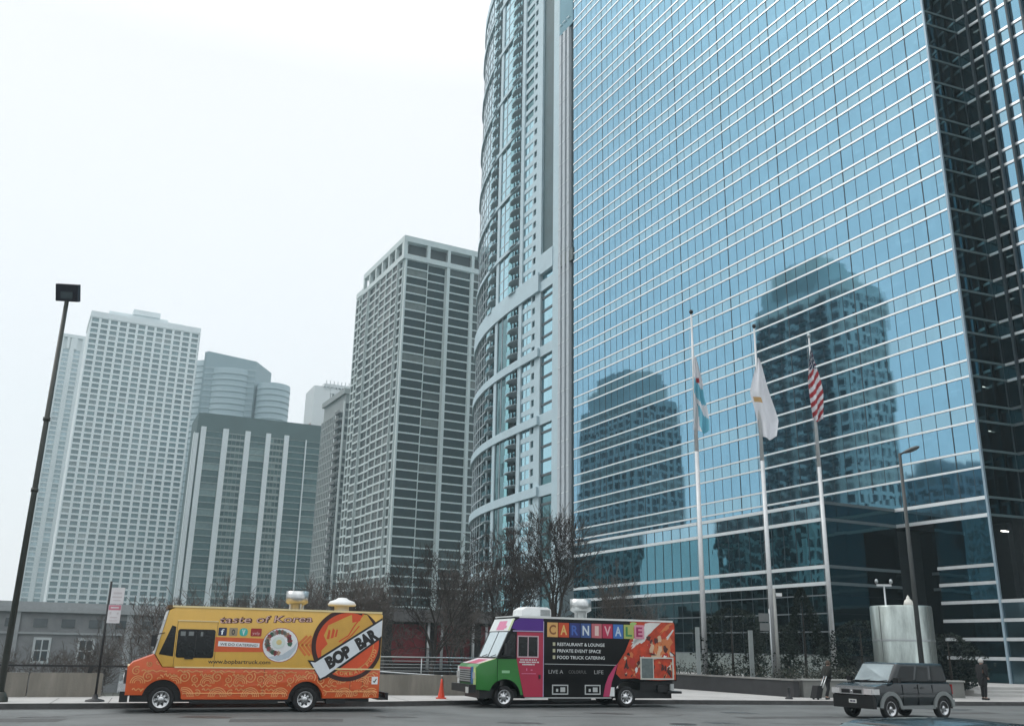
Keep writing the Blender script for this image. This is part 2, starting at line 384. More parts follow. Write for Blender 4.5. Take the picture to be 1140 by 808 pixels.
def glass_tower():
    t = thing('glass_office_tower', 'very tall blue mirror glass office tower with white bands behind the flagpoles', 'office tower', (GQ.x, GQ.y, 0), GROT)
    FL, Z1 = 3.957, 17.25; HT = 121.0
    # opaque structure set back behind the glass
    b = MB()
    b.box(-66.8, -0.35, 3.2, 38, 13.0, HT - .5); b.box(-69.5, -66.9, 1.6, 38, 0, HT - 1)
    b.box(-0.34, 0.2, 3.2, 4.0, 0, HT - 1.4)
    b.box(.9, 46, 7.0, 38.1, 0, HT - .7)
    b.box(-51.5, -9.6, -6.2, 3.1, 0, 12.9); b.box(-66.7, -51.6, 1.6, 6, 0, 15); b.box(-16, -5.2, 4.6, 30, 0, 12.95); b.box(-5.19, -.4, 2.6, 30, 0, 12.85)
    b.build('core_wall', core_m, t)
    # main facade: vision strip and spandrel strip per storey, white bands at both spandrel edges
    nfl = 26
    for k in range(nfl):
        za = Z1 + k * FL
        g = MB(); g.box(-66.8, 0, 0, .06, za + 1.45 + .0, min(za + FL, HT)); g.build('window_strip', gl_vis, t)
        g = MB(); g.box(-66.8, 0, .001, .061, za, za + 1.45); g.build('spandrel_glass', gl_spa, t)
        for zz in (za, za + 1.45):
            g = MB(); g.box(-66.8, 0.02, -.08, .02, zz - .09, zz + .09); g.build('white_band', white_band, t)
    g = MB(); g.box(-9.5, 0, 0, .06, 14.78, Z1); g.box(-66.8, -9.5, .002, .061, 14.0, Z1); g.build('window_strip', gl_vis, t)
    # right block under the tower, x -9.45..0
    g = MB(); g.box(-9.45, 0, .001, .061, 13.28, 14.72); g.build('spandrel_glass', gl_spa, t)
    for zz in (14.72, 13.28):
        g = MB(); g.box(-9.4, .02, -.11, .02, zz - .15, zz + .15); g.build('white_band', white_band, t)
    g = MB(); g.box(-5.45, 0, 0, .06, 9.2, 13.2); g.build('window_strip', gl_podium, t)
    for a_, b_ in ((7.9, 9.1), (6.45, 7.8), (5.0, 6.35), (3.5, 4.9), (2.05, 3.4), (0.15, 1.95)):
        g = MB(); g.box(-5.45, 0, 0, .06, a_, b_); g.build('window_strip', gl_podium if a_ > 6.4 else gl_dark, t)
    for zz in (9.27, 7.87, 6.4, 4.93, 3.47, 2.0):
        x1 = .02 if zz > 6.5 else 2.6
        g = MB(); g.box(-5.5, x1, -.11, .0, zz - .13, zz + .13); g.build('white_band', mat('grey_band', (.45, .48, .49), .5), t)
    g = MB(); g.box(.0, 2.6, .0, 3.9, .15, 6.3); g.build('low_glass_bay', mirror_glass('low_bay_glass', (.13, .2, .23), see=0, rough=.1), t)
    # entrance recess
    g = MB(); g.box(-12.3, -5.5, 3.9, 4.0, 0.15, 13.1); g.build('recess_glass', gl_dark, t)
    g = MB(); g.box(-9.4, -5.4, .15, 4.1, 13.13, 13.2); g.build('recess_soffit', mat('dark_soffit', (.03, .035, .04), .7), t)
    g = MB(); g.box(-5.5, -5.4, .07, 4.55, 0.15, 13.1); g.build('recess_wall', mat('dark_soffit', (.03, .035, .04), .7), t)
    for zz in (9.27, 7.87):
        g = MB(); g.box(-9.3, -5.5, 3.8, 3.89, zz - .12, zz + .12); g.build('recess_band', mat('shaded_band', (.10, .13, .14), .5), t)  # darker copy of the white bands, shade put into the colour
    # mullions
    k = 0; x = -.93
    while x > -66.7:
        big = (k - 1) % 6 == 0
        g = MB(); ww = .034 if big else .013
        g.box(x - ww, x + ww, -.045 if big else -.03, 0.02, 13.2 if x > -9.4 else 16.6, HT)
        g.build('mullion', dark_joint, t); x -= 1.542; k += 1
    g = MB(); g.box(-.06, .14, -.16, .05, .15, HT); g.build('corner_mullion', mat('pale_corner', (.30, .40, .47), .4, .3), t)
    # podium, 8.8 m proud
    PY = -8.8
    zs = [(13.28, 14.72, gl_spa), (9.27, 13.28, gl_podium), (7.87, 9.27, gl_podium), (6.9, 7.87, gl_dark), (5.4, 6.9, gl_dark), (3.9, 5.4, gl_dark), (2.0, 3.9, gl_dark)]
    for a_, b_, m_ in zs:
        g = MB(); g.box(-52, -9.45, PY, PY + .06, a_ + .02, b_ - .02); g.build('window_strip', m_, t)
        g = MB(); g.box(-9.52, -9.46, PY + .061, -.01, a_ + .02, b_ - .02); g.build('return_glass', gl_dark, t)
    for zz in (14.72, 13.28, 9.27, 7.87):
        g = MB(); g.box(-52, -9.4, PY - .12, PY, zz - .15, zz + .15); g.build('white_band', white_band, t)
        g = MB(); g.box(-9.44, -9.36, PY + .02, -.12, zz - .13, zz + .13); g.build('return_band', mat('shaded_band', (.10, .13, .14), .5), t)
    for zz in (6.9, 5.4, 3.9, 2.0):
        g = MB(); g.box(-52, -9.45, PY - .06, PY, zz - .05, zz + .05); g.build('thin_band', mat('dim_rail', (.12, .14, .15), .5), t)
    g = MB(); g.box(-51.9, -9.6, PY + .1, -.05, 14.4, 14.6); g.build('podium_roof', mat('grey_roof', (.2, .21, .21), .8), t)
    g = MB(); g.box(-52, -9.5, PY - .05, PY + .3, .15, 1.95); g.build('podium_base', mat('pale_green_stone', (.18, .21, .20), .6, var=.2), t)
    x = -9.6 + 0.0
    for i in range(28):
        x = -9.9 - i * 1.542
        g = MB(); g.box(x - .02, x + .02, PY - .04, PY + .02, 2.0, 14.7); g.build('mullion', dark_joint, t)
    # return face (nearly straight back) and right wing with deep fins
    for k in range(nfl + 1):
        za = Z1 + (k - 1) * FL + 1.45; zb = za + FL - 1.45
        m_ = gl_dark
        g = MB(); g.hexa([(.02, .02, za), (.46, 4.1, za), (.40, 4.1, za), (-.04, .02, za), (.02, .02, zb), (.46, 4.1, zb), (.40, 4.1, zb), (-.04, .02, zb)]); g.build('return_glass', m_, t)
        g = MB(); za -= 1.45
        g.hexa([(.03, .02, za), (.47, 4.1, za), (.40, 4.1, za), (-.04, .02, za), (.03, .02, za + 1.45), (.47, 4.1, za + 1.45), (.40, 4.1, za + 1.45), (-.04, .02, za + 1.45)])
        g.build('return_glass', mirror_glass('return_spandrel', (.05, .12, .14), see=0), t)  # darker spandrel copy, dark reflection put into the tint
        for zz in (za, za + 1.45):
            g = MB(); g.hexa([(.09, .02, zz - .1), (.53, 4.1, zz - .1), (.44, 4.1, zz - .1), (-.0, .02, zz - .1), (.09, .02, zz + .1), (.53, 4.1, zz + .1), (.44, 4.1, zz + .1), (-.0, .02, zz + .1)])
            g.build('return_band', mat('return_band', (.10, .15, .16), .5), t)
        low = za < 23
        for (xa, xb, mv) in ((.47, 2.8, gl_dark), (2.8, 46, gl_dark if low else gl_vis)):
            g = MB(); g.box(xa, xb, 4.12, 4.18, za + 1.45, zb); g.build('wing_window_strip', mv, t)
            g = MB(); g.box(xa, xb, 4.121, 4.181, za, za + 1.45); g.build('wing_spandrel', (gl_spa if (not low and xa > 2) else mirror_glass('return_spandrel', (.05, .12, .14), see=0)), t)
        for zz in (za, za + 1.45):
            g = MB(); g.box(.5, 46, 4.02, 4.12, zz - .12, zz + .12); g.build('wing_band', white_band if not low else mat('shaded_band', (.10, .13, .14), .5), t)  # low wing bands use the darkened copy of the white metal
    for i in range(34):
        x = .35 + i * 1.37
        g = MB(); g.box(x - .09, x + .09, 3.72, 4.02, 6.4 if i < 3 else 0.15, HT); g.build('wing_fin', mat('dark_fin', (.045, .06, .07), .4, .4), t)
    # end pilasters on the far left
    pm = mat('pale_pilaster', (.50, .56, .60), .5, var=.08)
    for (xa, xb) in ((-71.35, -70.65), (-70.1, -69.3), (-68.7, -68.0)):
        g = MB(); g.box(xa, xb, -.25, .3, 14.8, 105.5); 
        for q in range(24):
            g.box(xa - .02, xb + .02, -.30, -.25, 16.5 + q * FL, 16.62 + q * FL, mi=1)
        g.build('end_pilaster', [pm, mat('pilaster_joint', (.75, .8, .82), .5)], t)
    g = MB(); g.box(-71.6, -66.85, .31, .9, 0, HT); g.build('end_recess', mat('dark_teal_recess', (.035, .06, .07), .3), t)
    g = MB(); g.box(-71.5, -66.9, -.2, .3, 61.3, 63.4); g.build('louvre_band', mat('grey_louvre', (.13, .16, .16), .6), t)
    g = MB(); g.box(-71.4, -66.9, -.1, .3, 105.6, HT); g.build('blank_panel', mirror_glass('teal_panel', (.10, .22, .27), see=0, wob=.004), t)
    # roof
    g = MB(); g.box(-71.5, 46, 4.2, 38.2, HT, HT + .5); g.box(-66.8, 0, 0.07, 4.19, HT - .02, HT + .48); g.build('roof', mat('grey_roof', (.2, .21, .21), .8), t)
    # office ceiling lights seen behind the glass near the corner
    rnd = random.Random(3)
    for k in range(17):
        zc = Z1 + (k - 1) * FL + FL - .45
        if k < 1: continue
        for _ in range(3 if k < 12 else 2):
            x = -rnd.choice([2.0, 3.4, 4.6, 6.2, 7.6, 9.1, 10.6, 12]) - rnd.uniform(0, .5)
            g = MB(); y = rnd.uniform(.7, 1.6); g.box(x, x + 1.1, y, y + .14, zc - rnd.choice([0, .03]), zc + .08); g.build('ceiling_light', lamp_w, t)
    for k in range(1, 13):
        x = .9 + rnd.uniform(0, 1.2); zc = Z1 + (k - 1) * FL + FL - .5
        g = MB(); g.box(x, x + .7, 4.7, 4.85, zc, zc + .08); g.build('ceiling_light', lamp_w, t)
    for (x, zc) in ((.55, 20.4), (.6, 24.3), (.6, 12.0)):
        g = MB(); g.box(.0, .12, 1.2, 2.0, zc, zc + .08); g.build('ceiling_light', lamp_w, t)
    return t
glass_tower()

# ------------------------------------------------------------------ curved apartment tower
CP = [(9.4, 179.4), (8.26, 181.8), (4.9, 189), (1.5, 196.2), (-1.3, 202.5), (-3.9, 209), (-6.2, 216), (-8, 223.5), (-9.2, 231), (-9.7, 239), (-9.2, 247), (-6, 255)]
def curved_tower():
    P = [Vector(p) for p in CP]; cum = [0]
    for a, b in zip(P[:-1], P[1:]): cum.append(cum[-1] + (b - a).length)
    def T(u, d, z):
        u = max(0.0, min(cum[-1] - 1e-4, u)); i = 0
        while cum[i + 1] < u: i += 1
        f = (u - cum[i]) / (cum[i + 1] - cum[i]); q = P[i].lerp(P[i + 1], f)
        def nrm(i):
            i = max(0, min(len(P) - 2, i)); e_ = (P[i + 1] - P[i]).normalized(); return Vector((-e_.y, e_.x))
        n0 = (nrm(i - 1) + nrm(i)).normalized(); n1 = (nrm(i) + nrm(i + 1)).normalized()
        n_ = n0.lerp(n1, f); n_ = n_ if n_.dot(Vector((-1, -.4))) > 0 else -n_
        return (q.x + n_.x * d, q.y + n_.y * d, z)
    def cbox(g, u0, u1, d0, d1, z0, z1, mi=0, step=4.0, rv=None):
        n = max(1, int(math.ceil((u1 - u0) / step)))
        for i in range(n):
            a = u1 - (u1 - u0) * i / n; b = u1 - (u1 - u0) * (i + 1) / n
            g.hexa([T(a, d1, z0), T(b, d1, z0), T(b, d0, z0), T(a, d0, z0), T(a, d1, z1), T(b, d1, z1), T(b, d0, z1), T(a, d0, z1)], mi, rv)
    t = thing('curved_apartment_tower', 'curved pale apartment tower with sweeping white bands, left of the glass tower', 'apartment tower', (3, 200, 0))
    off = Vector((-3, -200, 0))
    def bld(g, name, m): 
        g.v = [(x - 3, y - 200, z) for x, y, z in g.v]; return g.build(name, m, t)
    conc = mat('pale_tower_concrete', (.50, .64, .70), .6, var=.07, ns=.3)
    teal = mirror_glass('teal_apartment_glass', (.22, .50, .53), wob=.03, wscale=.4, see=0, rough=.05, pane=(2.2, 2.95), panetilt=.02)
    deep = mirror_glass('deep_teal_glass', (.06, .17, .19), wob=.03, wscale=.4, see=0, rough=.08, pane=(2.2, 2.95), panetilt=.02)
    blue = mirror_glass('sky_blue_window', (.36, .60, .68), wob=.01, see=0, rough=.05, pane=(2.2, 2.95), panetilt=.01)
    darkw = mat('dark_window_reveal', (.05, .07, .08), .4)
    U1 = 66.0; FLR = 2.95; Zb = 76.7 - 14.75 * 5; HT = 176.0
    zfloor = [Zb + i * FLR for i in range(0, 60)]
    ZS = 79.0          # change of composition
    # core
    g = MB()
    cbox(g, 0.0, 2.5, -2.0, .15, 0, HT + 1)            # pilaster at the right end
    cbox(g, 8.34, 11.0, -2.0, 0, 0, HT); cbox(g, 12.35, 12.9, -2.0, 0, 0, HT); cbox(g, 17.1, 18.7, -2.0, .25, 0, HT)
    cbox(g, 31.0, 32.7, -2.0, .25, 0, HT)
    cbox(g, 2.5, 8.34, -2.5, -1.0, 0, HT - .3, mi=1)
    cbox(g, 11.0, 12.35, -2.0, -.3, 0, HT - .3, mi=1); cbox(g, 12.9, 17.1, -2.0, -.2, 0, HT - .3, mi=1)
    # block body behind
    g.prism([(13.4, 182.5), (40, 195), (30, 262), (-4, 256), (-6.5, 246), (-5.2, 231), (-2, 217), (2.7, 204), (8.5, 191.5)], 0, HT - 1, mi=0)
    bld(g, 'wall', [conc, deep])
    # continuous curved glass, one ring per storey
    for i, z in enumerate(zfloor):
        if z > HT - 2: break
        lowz = z < ZS - 2
        for (ua, ub, da, db, mi) in ((18.7, 23.8, -1.6, -1.5, 0), (23.8, 25.3, -.3, .0, 0), (25.3, 31.0, -.3, .02, 1 if lowz else 2), (32.7, 39.3, -1.5, -.9, 0), (39.3, U1, -.3, .02, 1 if z < 95 else 2)):
            g = MB(); cbox(g, ua, ub, da, db, z, z + FLR); bld(g, 'glass_bay', (teal, deep, blue)[mi])
    # floor slabs, balconies, window rows
    slabm = mat('slab_edge', (.55, .62, .66), .6)
    railm = mirror_glass('balcony_glass', (.30, .55, .60), see=0.3, rough=.1)
    for i, z in enumerate(zfloor):
        if z > HT - 3: break
        big = i % 5 == 0
        g = MB()
        cbox(g, 39.3, U1, .02, .10, z - .12, z + .12)
        bld(g, 'floor_line', slabm)
        if z > ZS: g = MB(); cbox(g, 25.3, 31, .02, .08, z - .1, z + .1); bld(g, 'floor_line', slabm)
        if not big or z > ZS:
            g = MB()                               # balcony: bowed slab and dark underside
            n = 6
            for q in range(n):
                ua = 18.9 + (24.3 - 18.9) * q / n; ub = 18.9 + (24.3 - 18.9) * (q + 1) / n
                da = .2 + .95 * math.sin(math.pi * min(1, (q + .5) / n + .0)) ** .7
                g.hexa([T(ub, da, z - .12), T(ua, da, z - .12), T(ua, -1.5, z - .12), T(ub, -1.5, z - .12), T(ub, da, z + .02), T(ua, da, z + .02), T(ua, -1.5, z + .02), T(ub, -1.5, z + .02)], 0)
                g.hexa([T(ub, da, z + .02), T(ua, da, z + .02), T(ua, da - .05, z + .02), T(ub, da - .05, z + .02), T(ub, da, z + 1.1), T(ua, da, z + 1.1), T(ua, da - .05, z + 1.1), T(ub, da - .05, z + 1.1)], 1)
            bld(g, 'balcony', [mat('balcony_slab', (.46, .54, .58), .7), railm])
            g = MB()
            for q in range(4):
                ua = 33.6 + 5.2 * q / 4; ub = 33.6 + 5.2 * (q + 1) / 4
                da = .1 + .8 * math.sin(math.pi * (q + .5) / 4) ** .7
                g.hexa([T(ub, da, z - .12), T(ua, da, z - .12), T(ua, -.9, z - .12), T(ub, -.9, z - .12), T(ub, da, z + .02), T(ua, da, z + .02), T(ua, -.9, z + .02), T(ub, -.9, z + .02)], 0)
                g.hexa([T(ub, da, z + .02), T(ua, da, z + .02), T(ua, da - .05, z + .02), T(ub, da - .05, z + .02), T(ub, da, z + 1.0), T(ua, da, z + 1.0), T(ua, da - .05, z + 1.0), T(ub, da - .05, z + 1.0)], 1)
            bld(g, 'balcony', [mat('balcony_slab', (.46, .54, .58), .7), railm])
        # spandrel between the window openings near the right end
        g = MB()
        cbox(g, 12.9, 17.1, -.2, 0, z - .55, z + .55); cbox(g, 11.0, 12.35, -.45, 0, z - .75, z + .75)
        bld(g, 'window_spandrel', conc)
        if z < 120:
            g = MB(); cbox(g, 13.0, 17.0, -.19, -.12, z + .56, z + FLR - .56, mi=0); cbox(g, 14.9, 15.05, -.12, -.05, z + .56, z + FLR - .56, mi=1)
            bld(g, 'window', [blue, conc])
        # tall window column at the right
        if z < ZS - 1:
            g = MB(); cbox(g, 2.95, 8.3, -1.0, -.5, z + .5, z + FLR); bld(g, 'window', blue if z > 34 else deep)
            g = MB(); cbox(g, 2.95, 8.3, -1.0, -.35, z, z + .5); bld(g, 'window_sill', darkw)
            if big:
                g = MB(); cbox(g, 2.5, 8.34, -1.0, .04, z - 1.1, z + 1.1); bld(g, 'band_end', conc)
        # mullions of the curved grid glass
    for u in (42.5, 45.6, 48.7, 52, 55.5, 59.5, 28.2):
        g = MB(); cbox(g, u - .08, u + .08, .02, .12, 0, HT - 2); bld(g, 'mullion', slabm)
    # the sweeping bands, every fifth floor
    i = 0
    for i in range(0, 60, 5):
        z = zfloor[i]
        if z > HT - 3 or z < 10: continue
        hh = .9
        g = MB()
        if z < ZS: cbox(g, 8.34, U1, .05, .62, z - hh, z + (hh if abs(z - 76.7) > 1 else 3.4), step=2.0)
        else: cbox(g, 18.7, U1, .05, .5, z - .45, z + .45, step=2.0)
        bld(g, 'curved_band', conc)
    g = MB(); cbox(g, 18.71, U1, -3, .3, HT - 1, HT + 1.5, step=2.0); bld(g, 'parapet', conc)
    g = MB(); cbox(g, 2.5, 8.3, -.9, -.45, 84.0, HT - 1.2); bld(g, 'dark_recess', mat('dark_teal_wall', (.035, .085, .095), .5, var=.25, ns=.2))
    g = MB(); cbox(g, 2.4, 8.34, -1.0, .3, 79.5, 84.0); bld(g, 'pale_ledge', conc)
curved_tower()

# ------------------------------------------------------------------ distant towers
GR = R(90 - 63.4)     # grid rotation: local +x runs right and away, local -y faces the street
def tower_C():
    # corner nearest the camera at local origin
    t = thing('concrete_apartment_tower', 'tall grey concrete tower with open top floor, left of the curved tower', 'apartment tower', (-34.1, 267.8, 0), R(28.0))
    H = 125.0; W = 47.0; D = 36.0; FLR = 2.75; nf = 41; zt = 117.3
    cc = mat('grey_tower_concrete', (.58, .66, .66), .75, var=.08, ns=.2)
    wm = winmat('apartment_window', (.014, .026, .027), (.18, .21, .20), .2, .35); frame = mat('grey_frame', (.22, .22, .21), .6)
    wall = MB(); win = Windows()
    zb = zt - nf * FLR
    wall.box(.3, W, .3, D, -6, zt + 1.5)
    F = face_T('front'); Lf = face_T('left')
    edges = [(0.3, 7.6, 0.0), (7.6, 14.0, -.9), (14.9, 22.4, 0.0), (23.3, 30.6, 0.0), (31.5, 38.6, 0.0), (39.4, 46.6, 0.0)]
    for (a, b, dd) in edges:
        Tf = (lambda dd: (lambda u, d, z: (u, -(d + dd) + .05 - (.0), z)))(dd + .9)
        grid_face(wall, win, Tf, a, b, zb, zt, 1, nf, .4, .42, proud=.35, mull=0 if a < 15 else 3, gm=0 if a < 23 else 2, dist=270)
        wall.box(a, b, .16 - (dd + .9), .4, zb, zt, T=None)
    for x in (14.0, 22.45, 30.65, 38.7): wall.box(x, x + .88, -1.35, .05, -6, H - 3)
    wall.box(-.1, .35, -1.4, .05, -6, H - 3)
    # left face
    TL = lambda u, d, z: (-d + .05, u, z)
    for (a, b, dd, n_) in ((0.0, 3.2, .2, 1), (3.2, 8, .7, 1), (8, 13.5, .7, 1), (13.5, 19, .7, 1), (19, 24, .3, 1), (24, 30, .3, 1), (30, 35.8, .9, 1)):
        Tg = (lambda dd: (lambda u, d, z: (-(d + dd) + .05, u, z)))(dd)
        grid_face(wall, win, Tg, a, b, zb, zt, n_, nf, .4, .6, proud=.35, mull=1, vis=.4, dist=285)
        wall.box(.16 - dd, .4, a, b, zb, zt)
    # open mechanical floor with dark openings and parapet
    wall.box(-.9, W + .3, -1.5, D + .3, zt, zt + 1.6); wall.box(-.9, W + .3, -1.5, D + .3, H - 1.9, H)
    for x in (-.9, 7.0, 14.0, 22.45, 30.65, 38.7, W - .7): wall.box(x, x + 1.0, -1.45, -.3, zt + 1.6, H - 1.9)
    for y in (-.5, 5.5, 11.5, 17.5, 23.5, 29.5, 35.3): wall.box(-.85, .2, y, y + 1.0, zt + 1.6, H - 1.9)
    wall.build('wall', cc, t)
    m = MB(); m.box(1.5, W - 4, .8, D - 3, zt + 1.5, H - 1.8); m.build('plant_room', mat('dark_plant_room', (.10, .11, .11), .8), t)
    m = MB(); m.box(13, 27, 4, 16, H, H + 2.2); m.build('roof_box', cc, t)
    m = MB(); m.box(-.3, 8, 36.6, 43, -6, H - 5.5); m.box(-.8, 8, 36.4, 43.2, H - 7, H - 5)
    grid_face(m, win, lambda u, d, z: (-d - .41, u, z), 36.7, 43, zb, H - 7.5, 2, nf - 1, .4, .6, proud=.35, mull=1, vis=.3, dist=300)
    m.build('rear_wing', cc, t)
    win.flush(t, [wm, mat('bay_frame', (.12, .14, .14), .6), winmat('curtained_window', (.05, .065, .065), (.24, .26, .25), .3, .4), frame])
tower_C()

def tower_A():
    t = thing('white_grid_tower', 'tall white tower with square window grid and stepped roof, right of the lamp post', 'tower', (-207.9, 432.6, 0), R(27.5))
    W, D, H, FLR, nf = 51.8, 30, 158.0, 2.76, 55
    wc = mat('white_tower_concrete', (.68, .75, .77), .7, var=.05, ns=.1); wm = winmat('haze_toned_grid_window', (.13, .19, .205), (.32, .38, .39))  # window colour lightened to paint in distance haze
    wall = MB(); win = Windows(); wall.box(0, W - .12, 0.42, D, -6, H - 3)
    zt = H - 3.2; grid_face(wall, win, lambda u, d, z: (u, -d + .3, z), 0, W, zt - nf * FLR, zt, 12, nf, 1.15, .85, proud=.5, dist=480)
    grid_face(wall, win, lambda u, d, z: (W + d, u, z), .3, D, zt - nf * FLR, zt, 7, nf, 1.15, .85, proud=.5, vis=.05, dist=500)
    wall.box(-.3, W + .3, -.4, D, H - 3.2, H - .2)
    wall.box(8, 36, 4, D - 4, H - .2, H + 2.6); wall.box(19, 32, 3, D - 6, H + 2.6, H + 5.2); wall.box(36, 44, 5, D - 6, H - .2, H + 1.8)
    wall.build('wall', wc, t)
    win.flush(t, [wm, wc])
tower_A()

def tower_E():
    t = thing('pale_ribbed_tower', 'pale hazy tower with broad vertical ribs, farthest left behind the lamp post', 'tower', (-271.0, 529.0, 0), R(28))
    W, D, H = 46, 26, 178.0
    wc = mat('pale_rib_concrete', (.62, .68, .69), .7, var=.04, ns=.1); wm = winmat('haze_toned_rib_window', (.26, .34, .37), (.30, .36, .38))  # haze over the far windows is put into their pale base colour
    wall = MB(); win = Windows(); wall.box(0, W, .42, D, -6, H - 2)
    for (a, b) in ((2.5, 6.3), (8.6, 12.4), (15, 19), (22, 26), (29, 33), (36, 40)):
        grid_face(wall, win, lambda u, d, z: (u, -d + .3, z), a, b, 2, H - 9, 1, 60, .5, .8, proud=.25, dist=600)
    for (a, b) in ((0, 2.5), (6.3, 8.6), (12.4, 15), (19, 22), (26, 29), (33, 36), (40, 46)): wall.box(a, b, -.5, .3, -6, H - 2)
    for i in range(11): wall.box(i * 4.2, i * 4.2 + 1.6, -.6, .3, H - 9, H - 2)
    wall.box(-.4, W + .4, -.7, D, H - 2, H)
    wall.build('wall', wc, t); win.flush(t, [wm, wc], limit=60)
tower_E()

def tower_B():
    t = thing('dark_striped_tower', 'wide dark green slab tower with white vertical stripes before the domed grey tower', 'apartment tower', (-131.7, 381.9, 0), R(24.5))
    W, D, H, FLR, nf = 66.0, 24, 95.0, 2.72, 33
    wc = mat('white_stripe_concrete', (.60, .66, .68), .7, var=.05, ns=.15); dk = mat('dark_green_cladding', (.045, .085, .085), .5, var=.2, ns=.1)
    wm = winmat('dark_slab_window', (.035, .075, .078), (.18, .26, .26), .2, .4)
    wall = MB(); win = Windows(); wall.box(0, W, .42, D, -6, H)
    pil = [(-.6, .8), (1.6, 3.7), (10.6, 12.9), (19.8, 22.0), (28.6, 30.6), (36.4, 38.4)]
    stripes = MB()
    for a, b in pil: stripes.box(a, b, -1.0, .29, -6, H - 6 if a > 1 else H - 9)
    stripes.box(45.8, 46.3, -.5, .29, -6, H - 7)
    stripes.box(-.7, -.5, 2, 6, -6, H - 8)
    stripes.build('white_pilaster', wc, t)
    zt = H - 7.5
    sp = MB()
    def rows(a, b, nn, sp_h=.35, proud=.4, mull=0, Tz=lambda u, d, z: (u, -d + .3, z)):
        grid_face(sp, win, Tz, a, b, zt - nf * FLR, zt, nn, nf, .12, sp_h, proud=proud, mull=mull, dist=400)
    rows(3.7, 10.6, 1); rows(22.0, 28.6, 1); rows(38.4, 45.8, 1); rows(46.3, 53, 1)
    rows(12.9, 19.8, 4, .9); rows(30.6, 36.4, 4, .9); rows(53, 66, 6, .9)
    sp.build('floor_slabs', mat('grey_green_slab', (.24, .29, .28), .6), t)
    wall.build('wall', dk, t); win.flush(t, [wm, dk])
    m = MB(); m.box(2, W - 1, 2, D, H, H + .6); m.build('roof', dk, t)
tower_B()

def tower_D():
    t = thing('domed_grey_tower', 'hazy grey tower of rounded lobes with a sloping roof, behind the white striped slab', 'tower', (-170, 540, 0), R(0))
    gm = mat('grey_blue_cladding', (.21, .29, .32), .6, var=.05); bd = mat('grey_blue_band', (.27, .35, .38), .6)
    H = 162.0
    def lobe(cx, cy, r, z1, sq=1.0):
        m = MB(); n = 40
        m.lathe([(r, -6), (r, z1), (r * .9, z1 + .3), (0.01, z1 + 1.0)], n, T=lambda x, y, z: (cx + x, cy + y * sq, z))
        for k in range(int((z1 - 30) / 3.6)):
            zz = z1 - 4 - k * 3.6
            m.lathe([(r + .02, zz), (r + .15, zz + .05), (r + .15, zz + 1.3), (r + .02, zz + 1.35)], n, mi=1, T=lambda x, y, z: (cx + x, cy + y * sq, z))
        m.build('rounded_lobe', [gm, bd], t)
    lobe(-11, 0, 13.5, 162); lobe(29, -8, 9.6, 148.0); lobe(3, -4, 16, 156)
    m = MB(); c = [(-9, -19), (19, -14), (22, 10), (-8, 12)]
    zt = [166, 161.5, 161.5, 166]
    lo = [(x, y, 0) for x, y in c]; hi = [(x, y, z) for (x, y), z in zip(c, zt)]
    m.hexa(lo + hi)
    for k in range(32):
        z = 50 + k * 3.4
        m.box(-9.2, 19.2, -0.1, .3, z, z + 1.1, mi=1, T=lambda x, y, z: (x, -19.2 + (x + 9) * .179 + y, z))
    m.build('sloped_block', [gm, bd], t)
    m = MB(); m.box(-11, -8, -17, -4, 0, 166); m.build('roof_box', gm, t)
tower_D()

def tower_F():
    t = thing('pale_finned_tower', 'pale tower top crowned with thin fins, just right of the green slab tower', 'tower', (-107, 487, 0), R(25))
    wc = mat('pale_fin_concrete', (.62, .66, .67), .7, var=.05); dk = mat('dark_fin_gap', (.12, .15, .17), .6)  # second colour is the darker wall between the fins
    m = MB(); H = 137
    m.box(0, 9, 0, 20, -6, H); m.box(9, 34, .6, 20, -6, H - 2, mi=1)
    for i in range(15): m.box(9.3 + i * 1.7, 10.1 + i * 1.7, -.1, .6, -6, H + 2)
    m.box(9, 34, -.3, 20, H - 3.5, H - .8); m.box(5, 34, -.6, 20, H + .01, H + 1.6)
    for i in range(14): m.box(6 + i * 2.1, 6.5 + i * 2.1, -.9, -.6, H - 1, H + 3.4)
    m.build('wall', [wc, dk], t)
tower_F()
def tower_red():
    t = thing('red_gabled_roof_building', 'tiny reddish rooftop peeking above the green slab tower', 'building', (-112.6, 487, 0), R(25))
    m = MB(); m.box(0, 9, 0, 9, -6, 112); m.build('wall', mat('brown_wall', (.14, .09, .08), .8), t)
    m = MB(); m.hexa([(0, -.3, 112), (9, -.3, 112), (9, 9, 112), (0, 9, 112), (8, 0, 119), (9, 0, 119), (9, 8, 119), (8, 8, 119)]); m.build('roof', mat('red_roof', (.28, .12, .10), .8), t)
tower_red()

